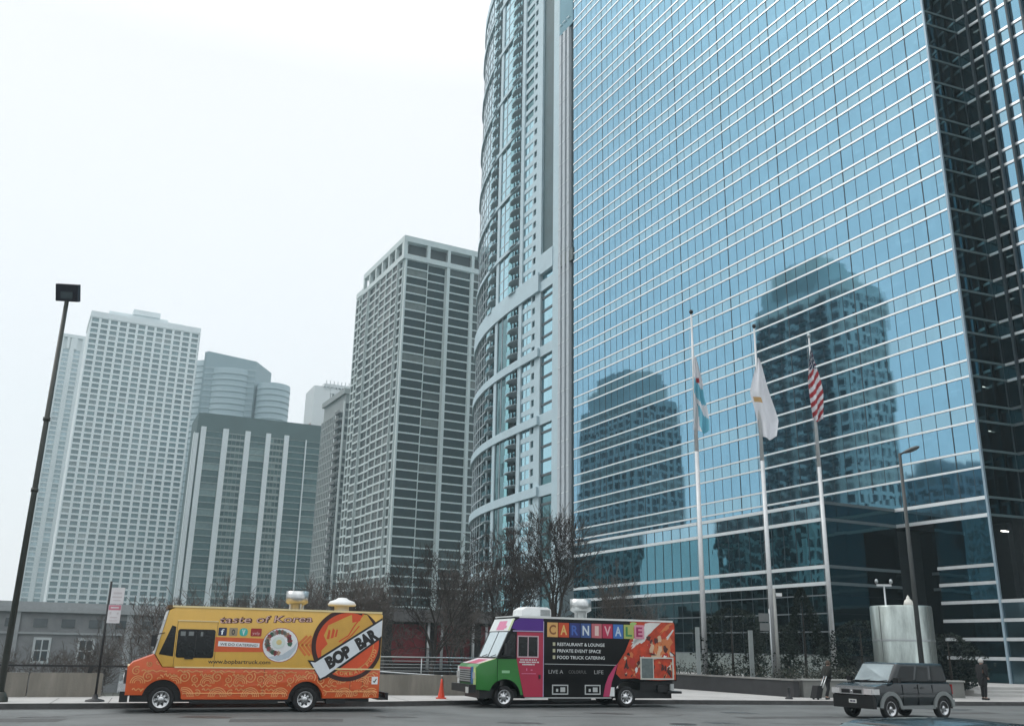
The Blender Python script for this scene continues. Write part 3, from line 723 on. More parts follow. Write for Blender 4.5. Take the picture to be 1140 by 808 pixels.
def tower_G():
    t = thing('grey_stepped_tower', 'grey ribbed tower with slanting roofline and balconies, tucked against the grey concrete tower', 'apartment tower', (-60.0, 324.5, 0), R(28))
    gc = mat('mid_grey_concrete', (.27, .30, .30), .7, var=.1, ns=.2); dk = winmat('grey_tower_window', (.03, .04, .045), (.30, .33, .34)); wh = mat('white_rib', (.55, .6, .6), .7)
    H = 91; wall = MB(); win = Windows()
    wall.box(.42, 22, .42, 26, -6, H)
    TL = lambda u, d, z: (-d + .3, u, z)
    grid_face(wall, win, TL, 7, 26, 3, H - 8, 9, 29, .9, .5, proud=.6, dist=330, vis=.4)
    grid_face(wall, win, TL, 0.3, 7, 3, H - 8, 2, 29, .3, .9, proud=.3, dist=330, vis=.4)
    grid_face(wall, win, lambda u, d, z: (u, -d + .3, z), .3, 14, 3, H - 5, 3, 29, .5, .9, proud=.4, dist=325)
    wall.box(-.5, 22.3, -.3, 26.3, H - 2.0, H)
    wall.build('wall', gc, t)
    r_ = MB(); r_.box(-.9, .1, 6.4, 7.2, -6, H - 7); r_.box(-.4, .1, -.7, -.1, -6, H - 5); r_.build('white_rib', wh, t)
    for k in range(28):
        b = MB(); z = 5 + k * 2.85
        b.box(-1.5, .25, .8, 5.8, z, z + .25); b.box(-1.5, -1.4, .8, 5.8, z + .25, z + 1.1); b.build('balcony', mat('balcony_grey', (.12, .13, .13), .6), t)
    win.flush(t, [dk, gc], limit=80)
tower_G()

# mid-distance low blocks
def low_stone():
    t = thing('low_stone_building', 'low old grey stone building with cornice and white framed windows, behind the street sign', 'building', (-92.0, 148.0, -6), R(26))
    st = mat('grey_brown_stone', (.22, .225, .23), .85, var=.22, ns=.5, bump=.2, bs=3); tr = mat('pale_stone_trim', (.34, .36, .37), .8)
    wm = winmat('stone_building_window', (.05, .06, .065), (.2, .22, .23)); wh = mat('white_window_frame', (.50, .54, .55), .5)
    W = 70; m = MB(); m.box(0, W, 0, 14, 0, 13.0); m.build('wall', st, t)
    m = MB(); m.box(-.5, W + .5, -.6, 14, 12.3, 13.2); m.box(-.2, W + .2, -.2, 14, 13.2, 13.9); m.box(0, W, -.25, 0, 8.9, 9.2); m.build('cornice', tr, t)
    for x in (14.5, 31.5, 48, 63):
        m = MB(); m.box(x, x + 1.1, -.35, 0, 0, 12.3); m.build('pilaster', tr, t)
    for i in range(17):
        x = 1.2 + i * 4.1
        m = MB(); m.box(x, x + 2.0, -.12, .02, 10.0, 11.3); m.build('window', wm, t)
    for i, x in enumerate((2.0, 7.5, 18.0, 24.5, 36, 42, 52, 57)):
        f = MB(); f.box(x, x + 2.6, -.18, .02, 4.4, 8.4); o = f.build('window', wh, t)
        g = MB(); g.box(x + .35, x + 1.2, -.22, -.17, 4.8, 8.0); g.box(x + 1.4, x + 2.25, -.22, -.17, 4.8, 8.0); g.box(x + .3, x + 2.3, -.24, -.21, 6.3, 6.5, mi=1); g.build('pane', [wm, wh], o)
low_stone()

def pavilion():
    t = thing('red_pavilion', 'low dark pavilion with deep red panels and thin pale columns behind the bare trees', 'pavilion', (-11.5, 92, .0), R(12))
    m = MB(); m.box(0, 13, 0, 10, -6, 5.4); m.build('wall', mat('dark_wall', (.03, .028, .028), .8), t)
    for i in range(3):
        p = MB(); x = .6 + i * 4.3; p.box(x, x + 3.2, -.1, 0, .6, 4.1); p.build('red_panel', mat('deep_red_panel', (.16, .015, .02), .6, var=.3), t)
    for x in (4.0, 5.3, 8.3, 9.6, 12.6):
        p = MB(); p.tube((x, -.8, 0), (x, -.8, 4.3), .14, n=10); p.build('column', pole_m, t)
    p = MB(); p.box(-.5, 13.5, -1.4, 10, 4.3, 5.4); p.build('roof', mat('grey_fascia', (.12, .12, .12), .8), t)
pavilion()

# ------------------------------------------------------------------ buildings across the street behind the photographer, seen mirrored in the glass
def mirrored(name, label, x0, x1, y0, y1, H, steps, wallc, cat='apartment tower', nu=10, FLR=3.0, balc=()):
    t = thing(name, label, cat, (*gw(x0, y0), 0), GROT)
    W = x1 - x0; D = y0 - y1
    wc = mat(name + '_wall', wallc, .8, var=.1, ns=.15); wm = winmat(name + '_window', (.02, .03, .035), (.3, .33, .34))
    wall = MB(); win = Windows(); wall.box(0, W - .12, -D, -.12, -6, H)
    for (a, b, z1) in steps: wall.box(a, b, -D + 4, -.5, H, z1)
    nf = int((H - 4) / FLR)
    grid_face(wall, win, lambda u, d, z: (u, d, z), 0, W, 2, 2 + nf * FLR, nu, nf, 1.2, .9, proud=.4, dist=300)
    grid_face(wall, win, lambda u, d, z: (W + d, u, z), -D, 0, 2, 2 + nf * FLR, 6, nf, 1.2, .9, proud=.4, dist=310)
    wall.build('wall', wc, t)
    for (bx, bw) in balc:
        for k in range(nf):
            b = MB(); z = 2 + k * FLR; b.box(bx, bx + bw, .4, 2.2, z, z + .25); b.box(bx, bx + bw, 2.1, 2.2, z + .25, z + 1.2); b.build('balcony', mat('dark_balcony', (.06, .07, .075), .7), t)
    win.flush(t, [wm, wc], limit=30)
mirrored('balcony_apartment_tower', 'brown apartment tower with stacked balconies behind the camera, mirrored right of the flags', -148, -115, -110, -126, 98,
         [(3, 29, 103), (8, 25, 107)], (.62, .72, .70), nu=8, balc=((2, 4), (8.5, 4), (17, 4), (23.5, 4)))
mirrored('brick_apartment_block', 'broad dark apartment block behind the camera, mirrored in the glass left of the flags', -249, -212, -110, -130, 88,
         [(6, 34, 95), (12, 32, 99)], (.42, .50, .50), nu=9)
mirrored('rounded_office_block', 'small dark office block behind the camera, mirrored near the glass corner', -134, -119, -150, -175, 52, [(3, 11, 55)], (.20, .28, .32), 'office block', nu=4)
mirrored('long_low_block', 'long low brick block far behind the camera, mirrored at street level', -340, -20, -195, -215, 15, [(60, 90, 19), (200, 230, 18)], (.07, .06, .055), 'building', nu=40)

# ------------------------------------------------------------------ haze
def haze():
    m = bpy.data.materials.new('haze_air'); m.use_nodes = True; n = m.node_tree.nodes; L = m.node_tree.links
    n.remove(n['Principled BSDF'])
    v = n.new('ShaderNodeVolumePrincipled'); v.inputs['Color'].default_value = (.72, .93, 1.0, 1); v.inputs['Density'].default_value = HAZE
    v.inputs['Anisotropy'].default_value = 0.2
    L.new(v.outputs[0], n['Material Output'].inputs['Volume'])
    b = MB(); b.box(-520, 330, -240, 700, -7.5, 186)
    struct(b.build('haze', m), 'stuff')
HAZE = 0.00036
haze()

# ------------------------------------------------------------------ solid-from-outline helper
def shell(outline, y0, y1, bev=0.03, seg=2, sharp_below=None):
    """extrude an xz outline between y0 and y1 and round its long edges; returns MB-like data"""
    bm = bmesh.new()
    vs_ = [bm.verts.new((x, y0, z)) for x, z in outline]; f = bm.faces.new(vs_)
    r = bmesh.ops.extrude_face_region(bm, geom=[f]); nv = [g for g in r['geom'] if isinstance(g, bmesh.types.BMVert)]
    for v in nv: v.co.y = y1
    bmesh.ops.recalc_face_normals(bm, faces=bm.faces)
    if bev:
        ed = [e_ for e_ in bm.edges if abs(e_.verts[0].co.y - e_.verts[1].co.y) < 1e-6 and e_.calc_length() > bev * 2.2
              and (sharp_below is None or min(e_.verts[0].co.z, e_.verts[1].co.z) > sharp_below)]
        bmesh.ops.bevel(bm, geom=ed, offset=bev, segments=seg, affect='EDGES', profile=.5, clamp_overlap=True)
    return bm
def bm_obj(bm, name, mats, parent=None, smooth=False):
    me = bpy.data.meshes.new(name); bm.to_mesh(me); bm.free()
    for m in (mats if isinstance(mats, (list, tuple)) else [mats]): me.materials.append(m)
    for p in me.polygons: p.use_smooth = True
    if not smooth: me.set_sharp_from_angle(angle=R(32))
    o = bpy.data.objects.new(name, me); COL.objects.link(o)
    if parent: o.parent = parent
    return o
def arc(cx, cz, r, a0, a1, n=12): return [(cx + r * math.cos(R(a0 + (a1 - a0) * i / n)), cz + r * math.sin(R(a0 + (a1 - a0) * i / n))) for i in range(n + 1)]
def plate(name, poly, y, m, parent, th=.004):
    """thin flat sheet in the xz plane, front at y"""
    g = MB(); n = len(poly)
    g.face([(x, y, z) for x, z in poly], 0); g.face([(x, y + th, z) for x, z in poly][::-1], 0)
    return g.build(name, m, parent)
def rrect(x0, x1, z0, z1, r=.05, n=4):
    return arc(x1 - r, z0 + r, r, -90, 0, n) + arc(x1 - r, z1 - r, r, 0, 90, n) + arc(x0 + r, z1 - r, r, 90, 180, n) + arc(x0 + r, z0 + r, r, 180, 270, n)

def wheel(parent, x, y, r, w_, side=-1, rimr=.62, spokes=8, hub=chrome, steer=0.0):
    """tyre with a rim child; side -1 faces -y"""
    sx = lambda a, b, c: (x + a * math.cos(steer) + (c) * math.sin(steer) * 0, y + side * c, r + b)
    g = MB(); R_ = rimr * r
    g.lathe([(R_, -w_ * .5), (r * .9, -w_ * .5), (r * .985, -w_ * .38), (r, -w_ * .2), (r, w_ * .2), (r * .985, w_ * .38), (r * .9, w_ * .5), (R_ * 1.02, w_ * .5), (R_, w_ * .42)], 28, T=sx)
    ty = g.build('wheel', rubber, parent)
    h = MB()
    h.lathe([(R_ * 1.01, w_ * .47), (R_ * .93, w_ * .49), (R_ * .86, w_ * .30), (R_ * .42, w_ * .22), (R_ * .38, w_ * .40), (R_ * .16, w_ * .46), (0.001, w_ * .46)], 28, T=sx)
    for k in range(spokes):
        a = 2 * math.pi * (k + .5) / spokes; ca, sa = math.cos(a), math.sin(a); c0 = R_ * .64; hr = R_ * .13
        pts = [(c0 * ca + hr * math.cos(q) , c0 * sa + hr * math.sin(q)) for q in [2 * math.pi * j / 8 for j in range(8)]]
        h.face([sx(px, pz, w_ * .31) for px, pz in pts], 1)
    h.build('rim', [hub, black_m], ty)
    return ty

glass_v = mat('vehicle_glass', (.008, .010, .011), .08, 0, .1, spec=.35)
glass_w = mat('windscreen_glass', (.40, .50, .53), .08, 0.2, .12, 1.5, spec=1.0, coat=1.0)
headl = mat('headlight_lens', (.65, .66, .66), .12, .3, .1, 6, coat=.6)
plate_m = mat('number_plate', (.55, .56, .54), .5)

def vent_drum(parent, name, x, y, z, r, h, m):
    g = MB(); T_ = lambda a, b, c: (x + a, y + b, z + c)
    g.lathe([(r * .55, 0), (r * .55, h * .28), (r * .8, h * .36), (r, h * .42), (r, h), (r * .94, h), (r * .92, h * .55), (0.01, h * .5)], 24, T=T_)
    for k in range(4):
        a = k * 1.571 + .4; g.box(-.02, .02, -.02, .02, h * .02, h * .4, T=lambda p, q, c: (x + r * .7 * math.cos(a) + p, y + r * .7 * math.sin(a) + q, z + c))
    return g.build(name, m, parent)

# ------------------------------------------------------------------ orange and yellow food truck
def korean_truck():
    t = thing('food_truck', 'yellow and orange food truck with BOP BAR banner and cloud pattern, parked at the kerb', 'food truck', (-10.576, 30.33, 0), R(21))
    W = 1.05; Y = -W
    yel = mat('yellow_truck_paint', (.68, .41, .075), .35, 0, .10, 1.6, coat=.3, streak=True); org = mat('orange_truck_wrap', (.60, .095, .018), .4, 0, .1, 2, coat=.25)
    lite = mat('light_orange_ink', (.80, .40, .16), .45); cream = mat('cream_trim', (.78, .64, .34), .35)
    dk = mat('maroon_ink', (.07, .010, .008), .5); wht = mat('white_ink', (.74, .76, .77), .45); blk = mat('black_ink', (.012, .011, .011), .45)
    # upper body
    bm = shell([(-.09, 1.295), (-.345, 1.66), (-.09, 2.93), (.12, 3.06), (6.48, 3.06), (6.56, 2.98), (6.56, 1.295)], -W, W, .035)
    bm_obj(bm, 'body', yel, t)
    # lower body with wheel arches and bonnet
    ol = [(-1.04, .50), (-1.06, 1.28), (-.93, 1.42), (-.36, 1.652), (-.10, 1.285), (6.56, 1.285), (6.56, .42)]
    ol += arc(4.23, .37, .54, 4, 176, 12)[0:] + [(3.66, .38), (.60, .38)] + arc(-.02, .38, .56, 2, 168, 12)
    bm = shell(ol, -W, W, .03); bm_obj(bm, 'lower_body', org, t)
    und = MB(); und.box(-.9, 6.3, -.8, .8, .30, .60); und.box(6.3, 6.9, -.5, .5, .40, .52); und.box(.8, 3.4, -.98, -.7, .26, .40); und.box(4.9, 5.5, -1.0, -.7, .26, .40); und.build('underframe', black_m, t)
    for wa, wb in ((-.6, .55), (3.7, 4.75)):
        wl = MB(); wl.box(wa, wb, -.78, .78, .5, 1.0); wl.build('wheel_well', black_m, t)
    for xs_, za_, zb_ in ((.20, 1.32, 2.62), (1.37, 1.32, 2.62), (2.9, .60, 1.27), (5.6, .62, 1.27), (6.0, .62, 1.27)):
        g = MB(); g.box(xs_, xs_ + .012, Y - .003, Y + .01, za_, zb_); g.build('panel_seam', mat('dark_seam', (.10, .05, .02), .6), t)  # thin dark strip marks each panel seam
    g = MB(); g.box(.2, 1.38, Y - .02, Y, 2.63, 2.66); g.build('door_track', cream, t)
    g = MB(); g.box(5.65, 5.95, Y - .012, Y, .68, .92); g.build('fuel_hatch', mat('orange_truck_wrap', (.60, .095, .018), .4), t)
    for (x, y, s) in ((-.02, -.86, -1), (-.02, .86, 1), (4.23, -.86, -1), (4.23, .86, 1)): wheel(t, x, y, .375, .27, s, .64, 8)
    # trims
    g = MB(); g.box(.0, 6.52, Y - .02, Y + .03, 3.03, 3.085); g.build('roof_rail', cream, t)
    g = MB(); g.box(.25, 6.55, Y - .018, Y, 1.275, 1.315); g.build('belt_moulding', cream, t)
    g = MB(); g.box(.66, 3.62, Y - .012, Y, .545, .57); g.box(4.82, 6.5, Y - .012, Y, .60, .625); g.build('lower_moulding', lite, t)
    # windscreen frame and glass
    fr = MB(); sl = lambda f: (-.345 + .255 * f, 1.66 + 1.27 * f)
    def front_strip(g, f0, f1, ya, yb, off, mi=0):
        (xa, za), (xb, zb) = sl(f0), sl(f1); nx, nz = -.98, .197
        c = [(xa + nx * off, ya, za + nz * off), (xa + nx * off, yb, za + nz * off), (xb + nx * off, yb, zb + nz * off), (xb + nx * off, ya, zb + nz * off)]
        d = [(xa + nx * (off - .03), ya, za + nz * (off - .03)), (xa + nx * (off - .03), yb, za + nz * (off - .03)), (xb + nx * (off - .03), yb, zb + nz * (off - .03)), (xb + nx * (off - .03), ya, zb + nz * (off - .03))]
        g.hexa([c[0], d[0], d[1], c[1], c[3], d[3], d[2], c[2]], mi)
    front_strip(fr, 0, 1, -W + .0, -W + .12, .035); front_strip(fr, 0, 1, W - .12, W, .035); front_strip(fr, .0, .1, -W + .12, W - .12, .034); front_strip(fr, .8, 1.0, -W + .12, W - .12, .034); front_strip(fr, .1, .8, -.03, .03, .034)
    fr.build('windscreen_frame', mat('silver_white_frame', (.62, .63, .62), .35, .1), t)
    g = MB(); front_strip(g, .1, .8, -W + .12, -.03, .02); front_strip(g, .1, .8, .03, W - .12, .02); g.build('windscreen', glass_w, t)
    for yy in (-.45, .45):
        g = MB(); g.path([(-.38, yy, 1.76), (-.30, yy + .25, 2.1)], .012, 5); g.build('wiper', black_m, t)
    g = MB(); g.box(-.14, .1, -W + .02, W - .02, 3.0, 3.09); g.build('visor', mat('brown_visor', (.12, .07, .03), .6), t)
    # side windows
    plate('quarter_window', [(-.24, 1.66), (.17, 1.60), (.17, 2.46), (.05, 2.50)], Y - .006, glass_v, t)
    plate('sliding_window', rrect(.24, 1.33, 1.57, 2.40, .07), Y - .014, glass_v, t, .012)
    g = MB(); g.box(.77, .79, Y - .02, Y - .014, 1.62, 2.36); g.box(.5, .75, Y - .03, Y, 1.53, 1.575); g.build('window_catch', black_m, t)
    g = MB(); g.box(.32, .46, Y - .017, Y - .0145, 2.2, 2.33); g.box(.55, .7, Y - .017, Y - .0145, 2.21, 2.33); g.box(.9, .97, Y - .017, Y - .0145, 2.2, 2.33); g.build('window_sticker', mat('pale_sticker', (.18, .2, .2), .5), t)
    g = MB(); g.path([(-.15, Y, 2.28), (-.38, Y - .28, 2.22), (-.40, Y - .30, 1.95)], .014, 5); g.box(-.5, -.36, Y - .42, Y - .22, 1.88, 2.2); g.build('wing_mirror', blackiron, t)
    # front end
    g = MB(); g.box(-1.12, -1.0, -.98, .98, .80, 1.20); g.build('grille', mat('dark_grille', (.05, .04, .04), .4), t)
    for yy in (-.8, .8):
        g = MB(); g.lathe([(.001, .09), (.08, .08), (.11, .04), (.12, 0)], 14, T=lambda a, b, c: (-1.06 - c, yy + a, 1.0 + b)); g.build('headlight', headl, t)
    g = MB(); g.box(-1.26, -1.04, -1.0, 1.0, .60, .82); g.build('bumper', chrome, t)
    g = MB(); g.box(-1.18, -.95, -.95, .95, .30, .595); g.build('lower_bumper', black_m, t)
    g = MB(); g.box(-1.062, -.95, -W + .03, W - .03, 1.285, 1.33); g.build('bonnet_edge', cream, t)
    g = MB(); g.box(6.56, 6.9, -.95, .95, .36, .42); g.box(6.8, 6.9, -.95, .95, .36, .58); g.build('rear_bumper', black_m, t)
    # roof equipment
    v = vent_drum(t, 'exhaust_vent', 3.82, -.4, 3.05, .36, .62, mat('brushed_steel', (.50, .52, .52), .3, .8, .25, 5))
    g = MB(); T_ = lambda a, b, c: (5.31 + a, -.35 + b, 3.06 + c)
    g.lathe([(.24, 0), (.24, .2), (.45, .20), (.47, .25), (.40, .34), (.22, .40), (.14, .46), (.001, .47)], 20, T=T_); g.build('mushroom_vent', mat('white_cap', (.70, .72, .72), .5), t)
    # ---- side artwork, each layer 3 mm further out
    y1, y2, y3, y4, y5 = Y - .004, Y - .007, Y - .010, Y - .013, Y - .016
    # cloud scrolls on the lower body
    sc = MB(); rn = random.Random(11)
    def ok(x, z):
        if z > 1.24 + (.38 * max(0, min(1, (-.1 - x) / .26)) if x < -.1 else 0): return False
        if x < -.36 and z > 1.28 + .3 * (x + 1.04): return False
        if x < -1.0 or x > 6.5 or z < (.44 if x > -.4 else .56): return False
        for cx in (-.02, 4.23):
            if math.hypot(x - cx, z - .38) < .60: return False
        return True
    def draw(pts, wd):
        run = []
        for p in pts:
            if ok(*p): run.append(p)
            else:
                if len(run) > 1: sc.ribbon(run, wd, y1)
                run = []
        if len(run) > 1: sc.ribbon(run, wd, y1)
    def spiral(cx, cz, r, turns=2.0, d=1, ph=0.): draw([(cx + d * r * (1 - k / 44.) * math.cos(ph + k * turns * 2 * math.pi / 40), cz + r * (1 - k / 44.) * math.sin(ph + k * turns * 2 * math.pi / 40)) for k in range(41)], .028)
    def arcs(cx, cz, r, n_=3):
        for q in range(n_): draw([(cx + (r - q * .055) * math.cos(a), cz + (r - q * .055) * math.sin(a)) for a in [math.pi * k / 16 for k in range(17)]], .024)
    def wave(x0, z0, ln, amp): draw([(x0 + ln * k / 30, z0 + amp * math.sin(k * .62) * (1 - k / 40)) for k in range(31)], .03)
    x = -.75; flip = 1
    while x < 6.5:
        spiral(x + .3, 1.02, .17, 1.8, flip, rn.uniform(0, 3)); spiral(x + .62, .95, .12, 1.5, -flip, rn.uniform(0, 3))
        arcs(x + .02, .84, .2, 3); wave(x + .55, .78, .55, .05); wave(x + .1, 1.18, .7, .035); wave(x + .75, 1.07, .35, .05)
        arcs(x + .35, .46, .26, 4); spiral(x + .72, .56, .10, 1.4, flip, 1); wave(x - .1, .66, .4, .03)
        x += .93 + rn.uniform(-.08, .1); flip = -flip
    for (cx, cz, r) in ((-.8, 1.18, .13), (-.45, 1.38, .1), (-.2, 1.42, .08)): spiral(cx, cz, r, 1.6, 1, 1)
    sc.build('cloud_scroll_pattern', lite, t)
    # lettering and pictures on the yellow side
    text_obj('shadow_lettering', 'taste of Korea', 1.42, 2.585, 2.86, .225, y1, dk, t, rot=R(2.2), bold=.05, shear=.1)
    text_obj('lettering', 'taste of Korea', 1.41, 2.60, 2.84, .20, y2, mat('pink_cream_ink', (.70, .46, .40), .5), t, rot=R(2.2), bold=-.004, shear=.1)
    for k, (xa, c, tx, tc_) in enumerate(((1.41, (.02, .03, .08), 'f', (.7, .75, .8)), (1.73, (.30, .25, .17), 'o', (.05, .04, .04)), (2.04, (.06, .42, .36), 'v', (.6, .75, .75)), (2.38, (.33, .02, .02), 'yelp', (.6, .3, .3)))):
        wd = .25 if k < 3 else .33
        p = plate('icon_plate', rrect(xa, xa + wd, 2.23, 2.47, .03 if k != 2 else .10), y1, mat('icon_%d' % k, c, .5), t)
        text_obj('icon_mark', tx, xa + wd * .3 if k < 3 else xa + .05, 2.26, wd * .4 if k < 3 else .23, .17 if k < 3 else .11, y2, mat('iconmark_%d' % k, tc_, .5), p, bold=.02)
    plate('orange_stripe', [(1.345, 1.75), (2.95, 1.77), (2.95, 2.17), (1.345, 2.19)], y1, org, t)
    plate('catering_plate', [(1.44, 1.92), (2.68, 1.90), (2.68, 2.03), (1.44, 2.07)], y2, wht, t)
    text_obj('catering_lettering', 'WE DO CATERING!', 1.50, 1.945, 1.12, .075, y3, blk, t, rot=R(-1.2), bold=.01)
    text_obj('web_address', 'www.bopbartruck.com', 1.20, 1.375, 1.86, .155, y1, blk, t, bold=.012)
    # bowl
    def ell(cx, cz, a, b, n=28, rot=0.): return [(cx + a * math.cos(q) * math.cos(rot) - b * math.sin(q) * math.sin(rot), cz + a * math.cos(q) * math.sin(rot) + b * math.sin(q) * math.cos(rot)) for q in [2 * math.pi * k / n for k in range(n)]]
    outl = ell(3.32, 1.99, .56, .52)
    plate('bowl_outline', outl, y1, mat('rose_ink', (.42, .10, .08), .5), t)
    b = plate('bowl_picture', ell(3.32, 1.99, .54, .50), y2, wht, t)
    plate('bowl_shadow', [(2.96, 1.62), (3.3, 1.51), (3.62, 1.62), (3.80, 1.86), (3.84, 2.1), (3.72, 1.92), (3.4, 1.70)], y3, mat('bowl_blue', (.45, .52, .58), .5), b)
    food = MB(); fcols = [(.05, .14, .09), (.30, .05, .07), (.45, .30, .22), (.18, .20, .18), (.28, .14, .10), (.08, .16, .12), (.40, .12, .12), (.30, .30, .27)]
    for k in range(26):
        a = R(20 + k * 14); cx, cz = 3.26 + .35 * math.cos(a), 2.06 + .32 * math.sin(a)
        if a > R(285) and a < R(345): continue
        food.face([(cx + .085 * math.cos(a + q) * rn.uniform(.7, 1.2), y4, cz + .085 * math.sin(a + q) * rn.uniform(.7, 1.2)) for q in (0, 1.05, 2.1, 3.14, 4.2, 5.2)], k % 8)
    food.build('food_ring', [mat('food_%d' % i, c, .6) for i, c in enumerate(fcols)], b)
    plate('egg_white', ell(3.26, 2.06, .2, .18), y5, mat('egg_white_ink', (.60, .68, .64), .5), b); plate('egg_yolk', ell(3.27, 2.07, .085, .08), y5 - .003, mat('yolk_ink', (.62, .52, .24), .5), b)
    ch = MB()
    for k in range(5):
        xx = 3.86 + k * .13
        ch.ribbon([(min(4.42, xx + .26), 2.27), (xx, 2.0), (min(4.42, xx + .26), 1.70)], .075, y1)
    ch.build('chevron_pattern', mat('orange_chevron_ink', (.62, .17, .035), .45), t)
    # round badge clipped by roof and rear corner
    def clip(pts): return [(min(6.535, x), min(3.025, z)) for x, z in pts]
    bd = plate('round_badge', clip(ell(5.44, 2.04, 1.15, 1.12, 72)), y2, mat('dark_brown_ink', (.035, .008, .006), .45), t)
    plate('badge_field', clip(ell(5.45, 2.04, 1.02, .99, 72)), y3, mat('badge_orange', (.62, .075, .018), .45), bd)
    yk = mat('badge_yellow', (.60, .34, .06), .45)
    plate('badge_picture', [(4.62, 1.62), (4.82, 1.60), (5.1, 1.5), (6.3, 2.5), (6.22, 2.72), (6.02, 2.98), (5.86, 3.0), (5.80, 2.78), (5.55, 2.72), (5.52, 2.97), (5.35, 2.90), (4.78, 2.62), (4.66, 2.3), (4.80, 2.05), (4.62, 1.85)], y4, yk, bd)
    g = MB(); g.ribbon([(5.16, 2.13), (5.45, 2.32), (5.62, 2.62), (5.9, 3.0)], .04, y5); g.ribbon([(5.28, 2.10), (5.55, 2.33), (5.78, 2.62)], .035, y5)
    g.face([(4.75, y5, 2.2), (4.84, y5, 2.2), (4.86, y5, 2.46), (4.80, y5, 2.5)]); g.face([(4.88, y5, 2.22), (4.97, y5, 2.24), (5.0, y5, 2.48), (4.93, y5, 2.54)]); g.face([(5.0, y5, 2.26), (5.07, y5, 2.28), (5.1, y5, 2.5), (5.05, y5, 2.5)])
    g.build('badge_marks', mat('badge_orange', (.62, .075, .018), .45), bd)
    arcg = MB(); arcg.ribbon([(5.45 + .84 * math.cos(R(a)), 2.04 + .82 * math.sin(R(a))) for a in range(-125, 15, 7)], .035, y4); arcg.build('badge_inner_arc', mat('badge_gold', (.60, .24, .07), .45), bd)
    s_ = 'KOREAN FOOD'
    for i, chh in enumerate(s_):
        if chh == ' ': continue
        a = -112 + i * 9.6; rr = .97
        cx, cz = 5.45 + rr * math.cos(R(a)), 2.04 + rr * .97 * math.sin(R(a))
        o = text_obj('badge_letter', chh, cx, cz, .115, .13, y4, mat('badge_letter_gold', (.70, .36, .12), .45), bd, rot=R(a + 90), bold=.02)
    A_ = R(31.5); ux, uz = math.cos(A_), math.sin(A_)
    bo = [(4.40, 1.50), (6.535, 2.86), (6.535, 2.28), (4.80, 1.04), (4.60, 1.0), (4.16, 1.52)]
    bn = plate('banner_outline', [(4.20, 1.55), (4.42, 1.54), (6.54, 2.90), (6.54, 2.26), (4.86, 1.03), (4.60, .94), (4.56, 1.1)], y5, blk, t)
    plate('banner', [(4.30, 1.50), (4.45, 1.48), (6.54, 2.83), (6.54, 2.33), (4.80, 1.08), (4.64, 1.00)], y5 - .003, mat('banner_white', (.66, .71, .75), .5), bn)
    text_obj('banner_lettering', 'BOP', 4.92, 1.27, .84, .40, y5 - .006, blk, bn, rot=A_, bold=.07)
    text_obj('banner_lettering', 'BAR', 5.85, 1.86, .74, .40, y5 - .006, blk, bn, rot=A_ + R(1), bold=.07)
    plate('fire_sticker', rrect(6.30, 6.50, .84, 1.07, .01), y1 - .003, wht, t)
    g = MB(); g.ribbon([(6.36, .93), (6.39, .90), (6.45, 1.0)], .03, y2 - .004); g.build('sticker_mark', blk, t)
    return t
korean_truck()

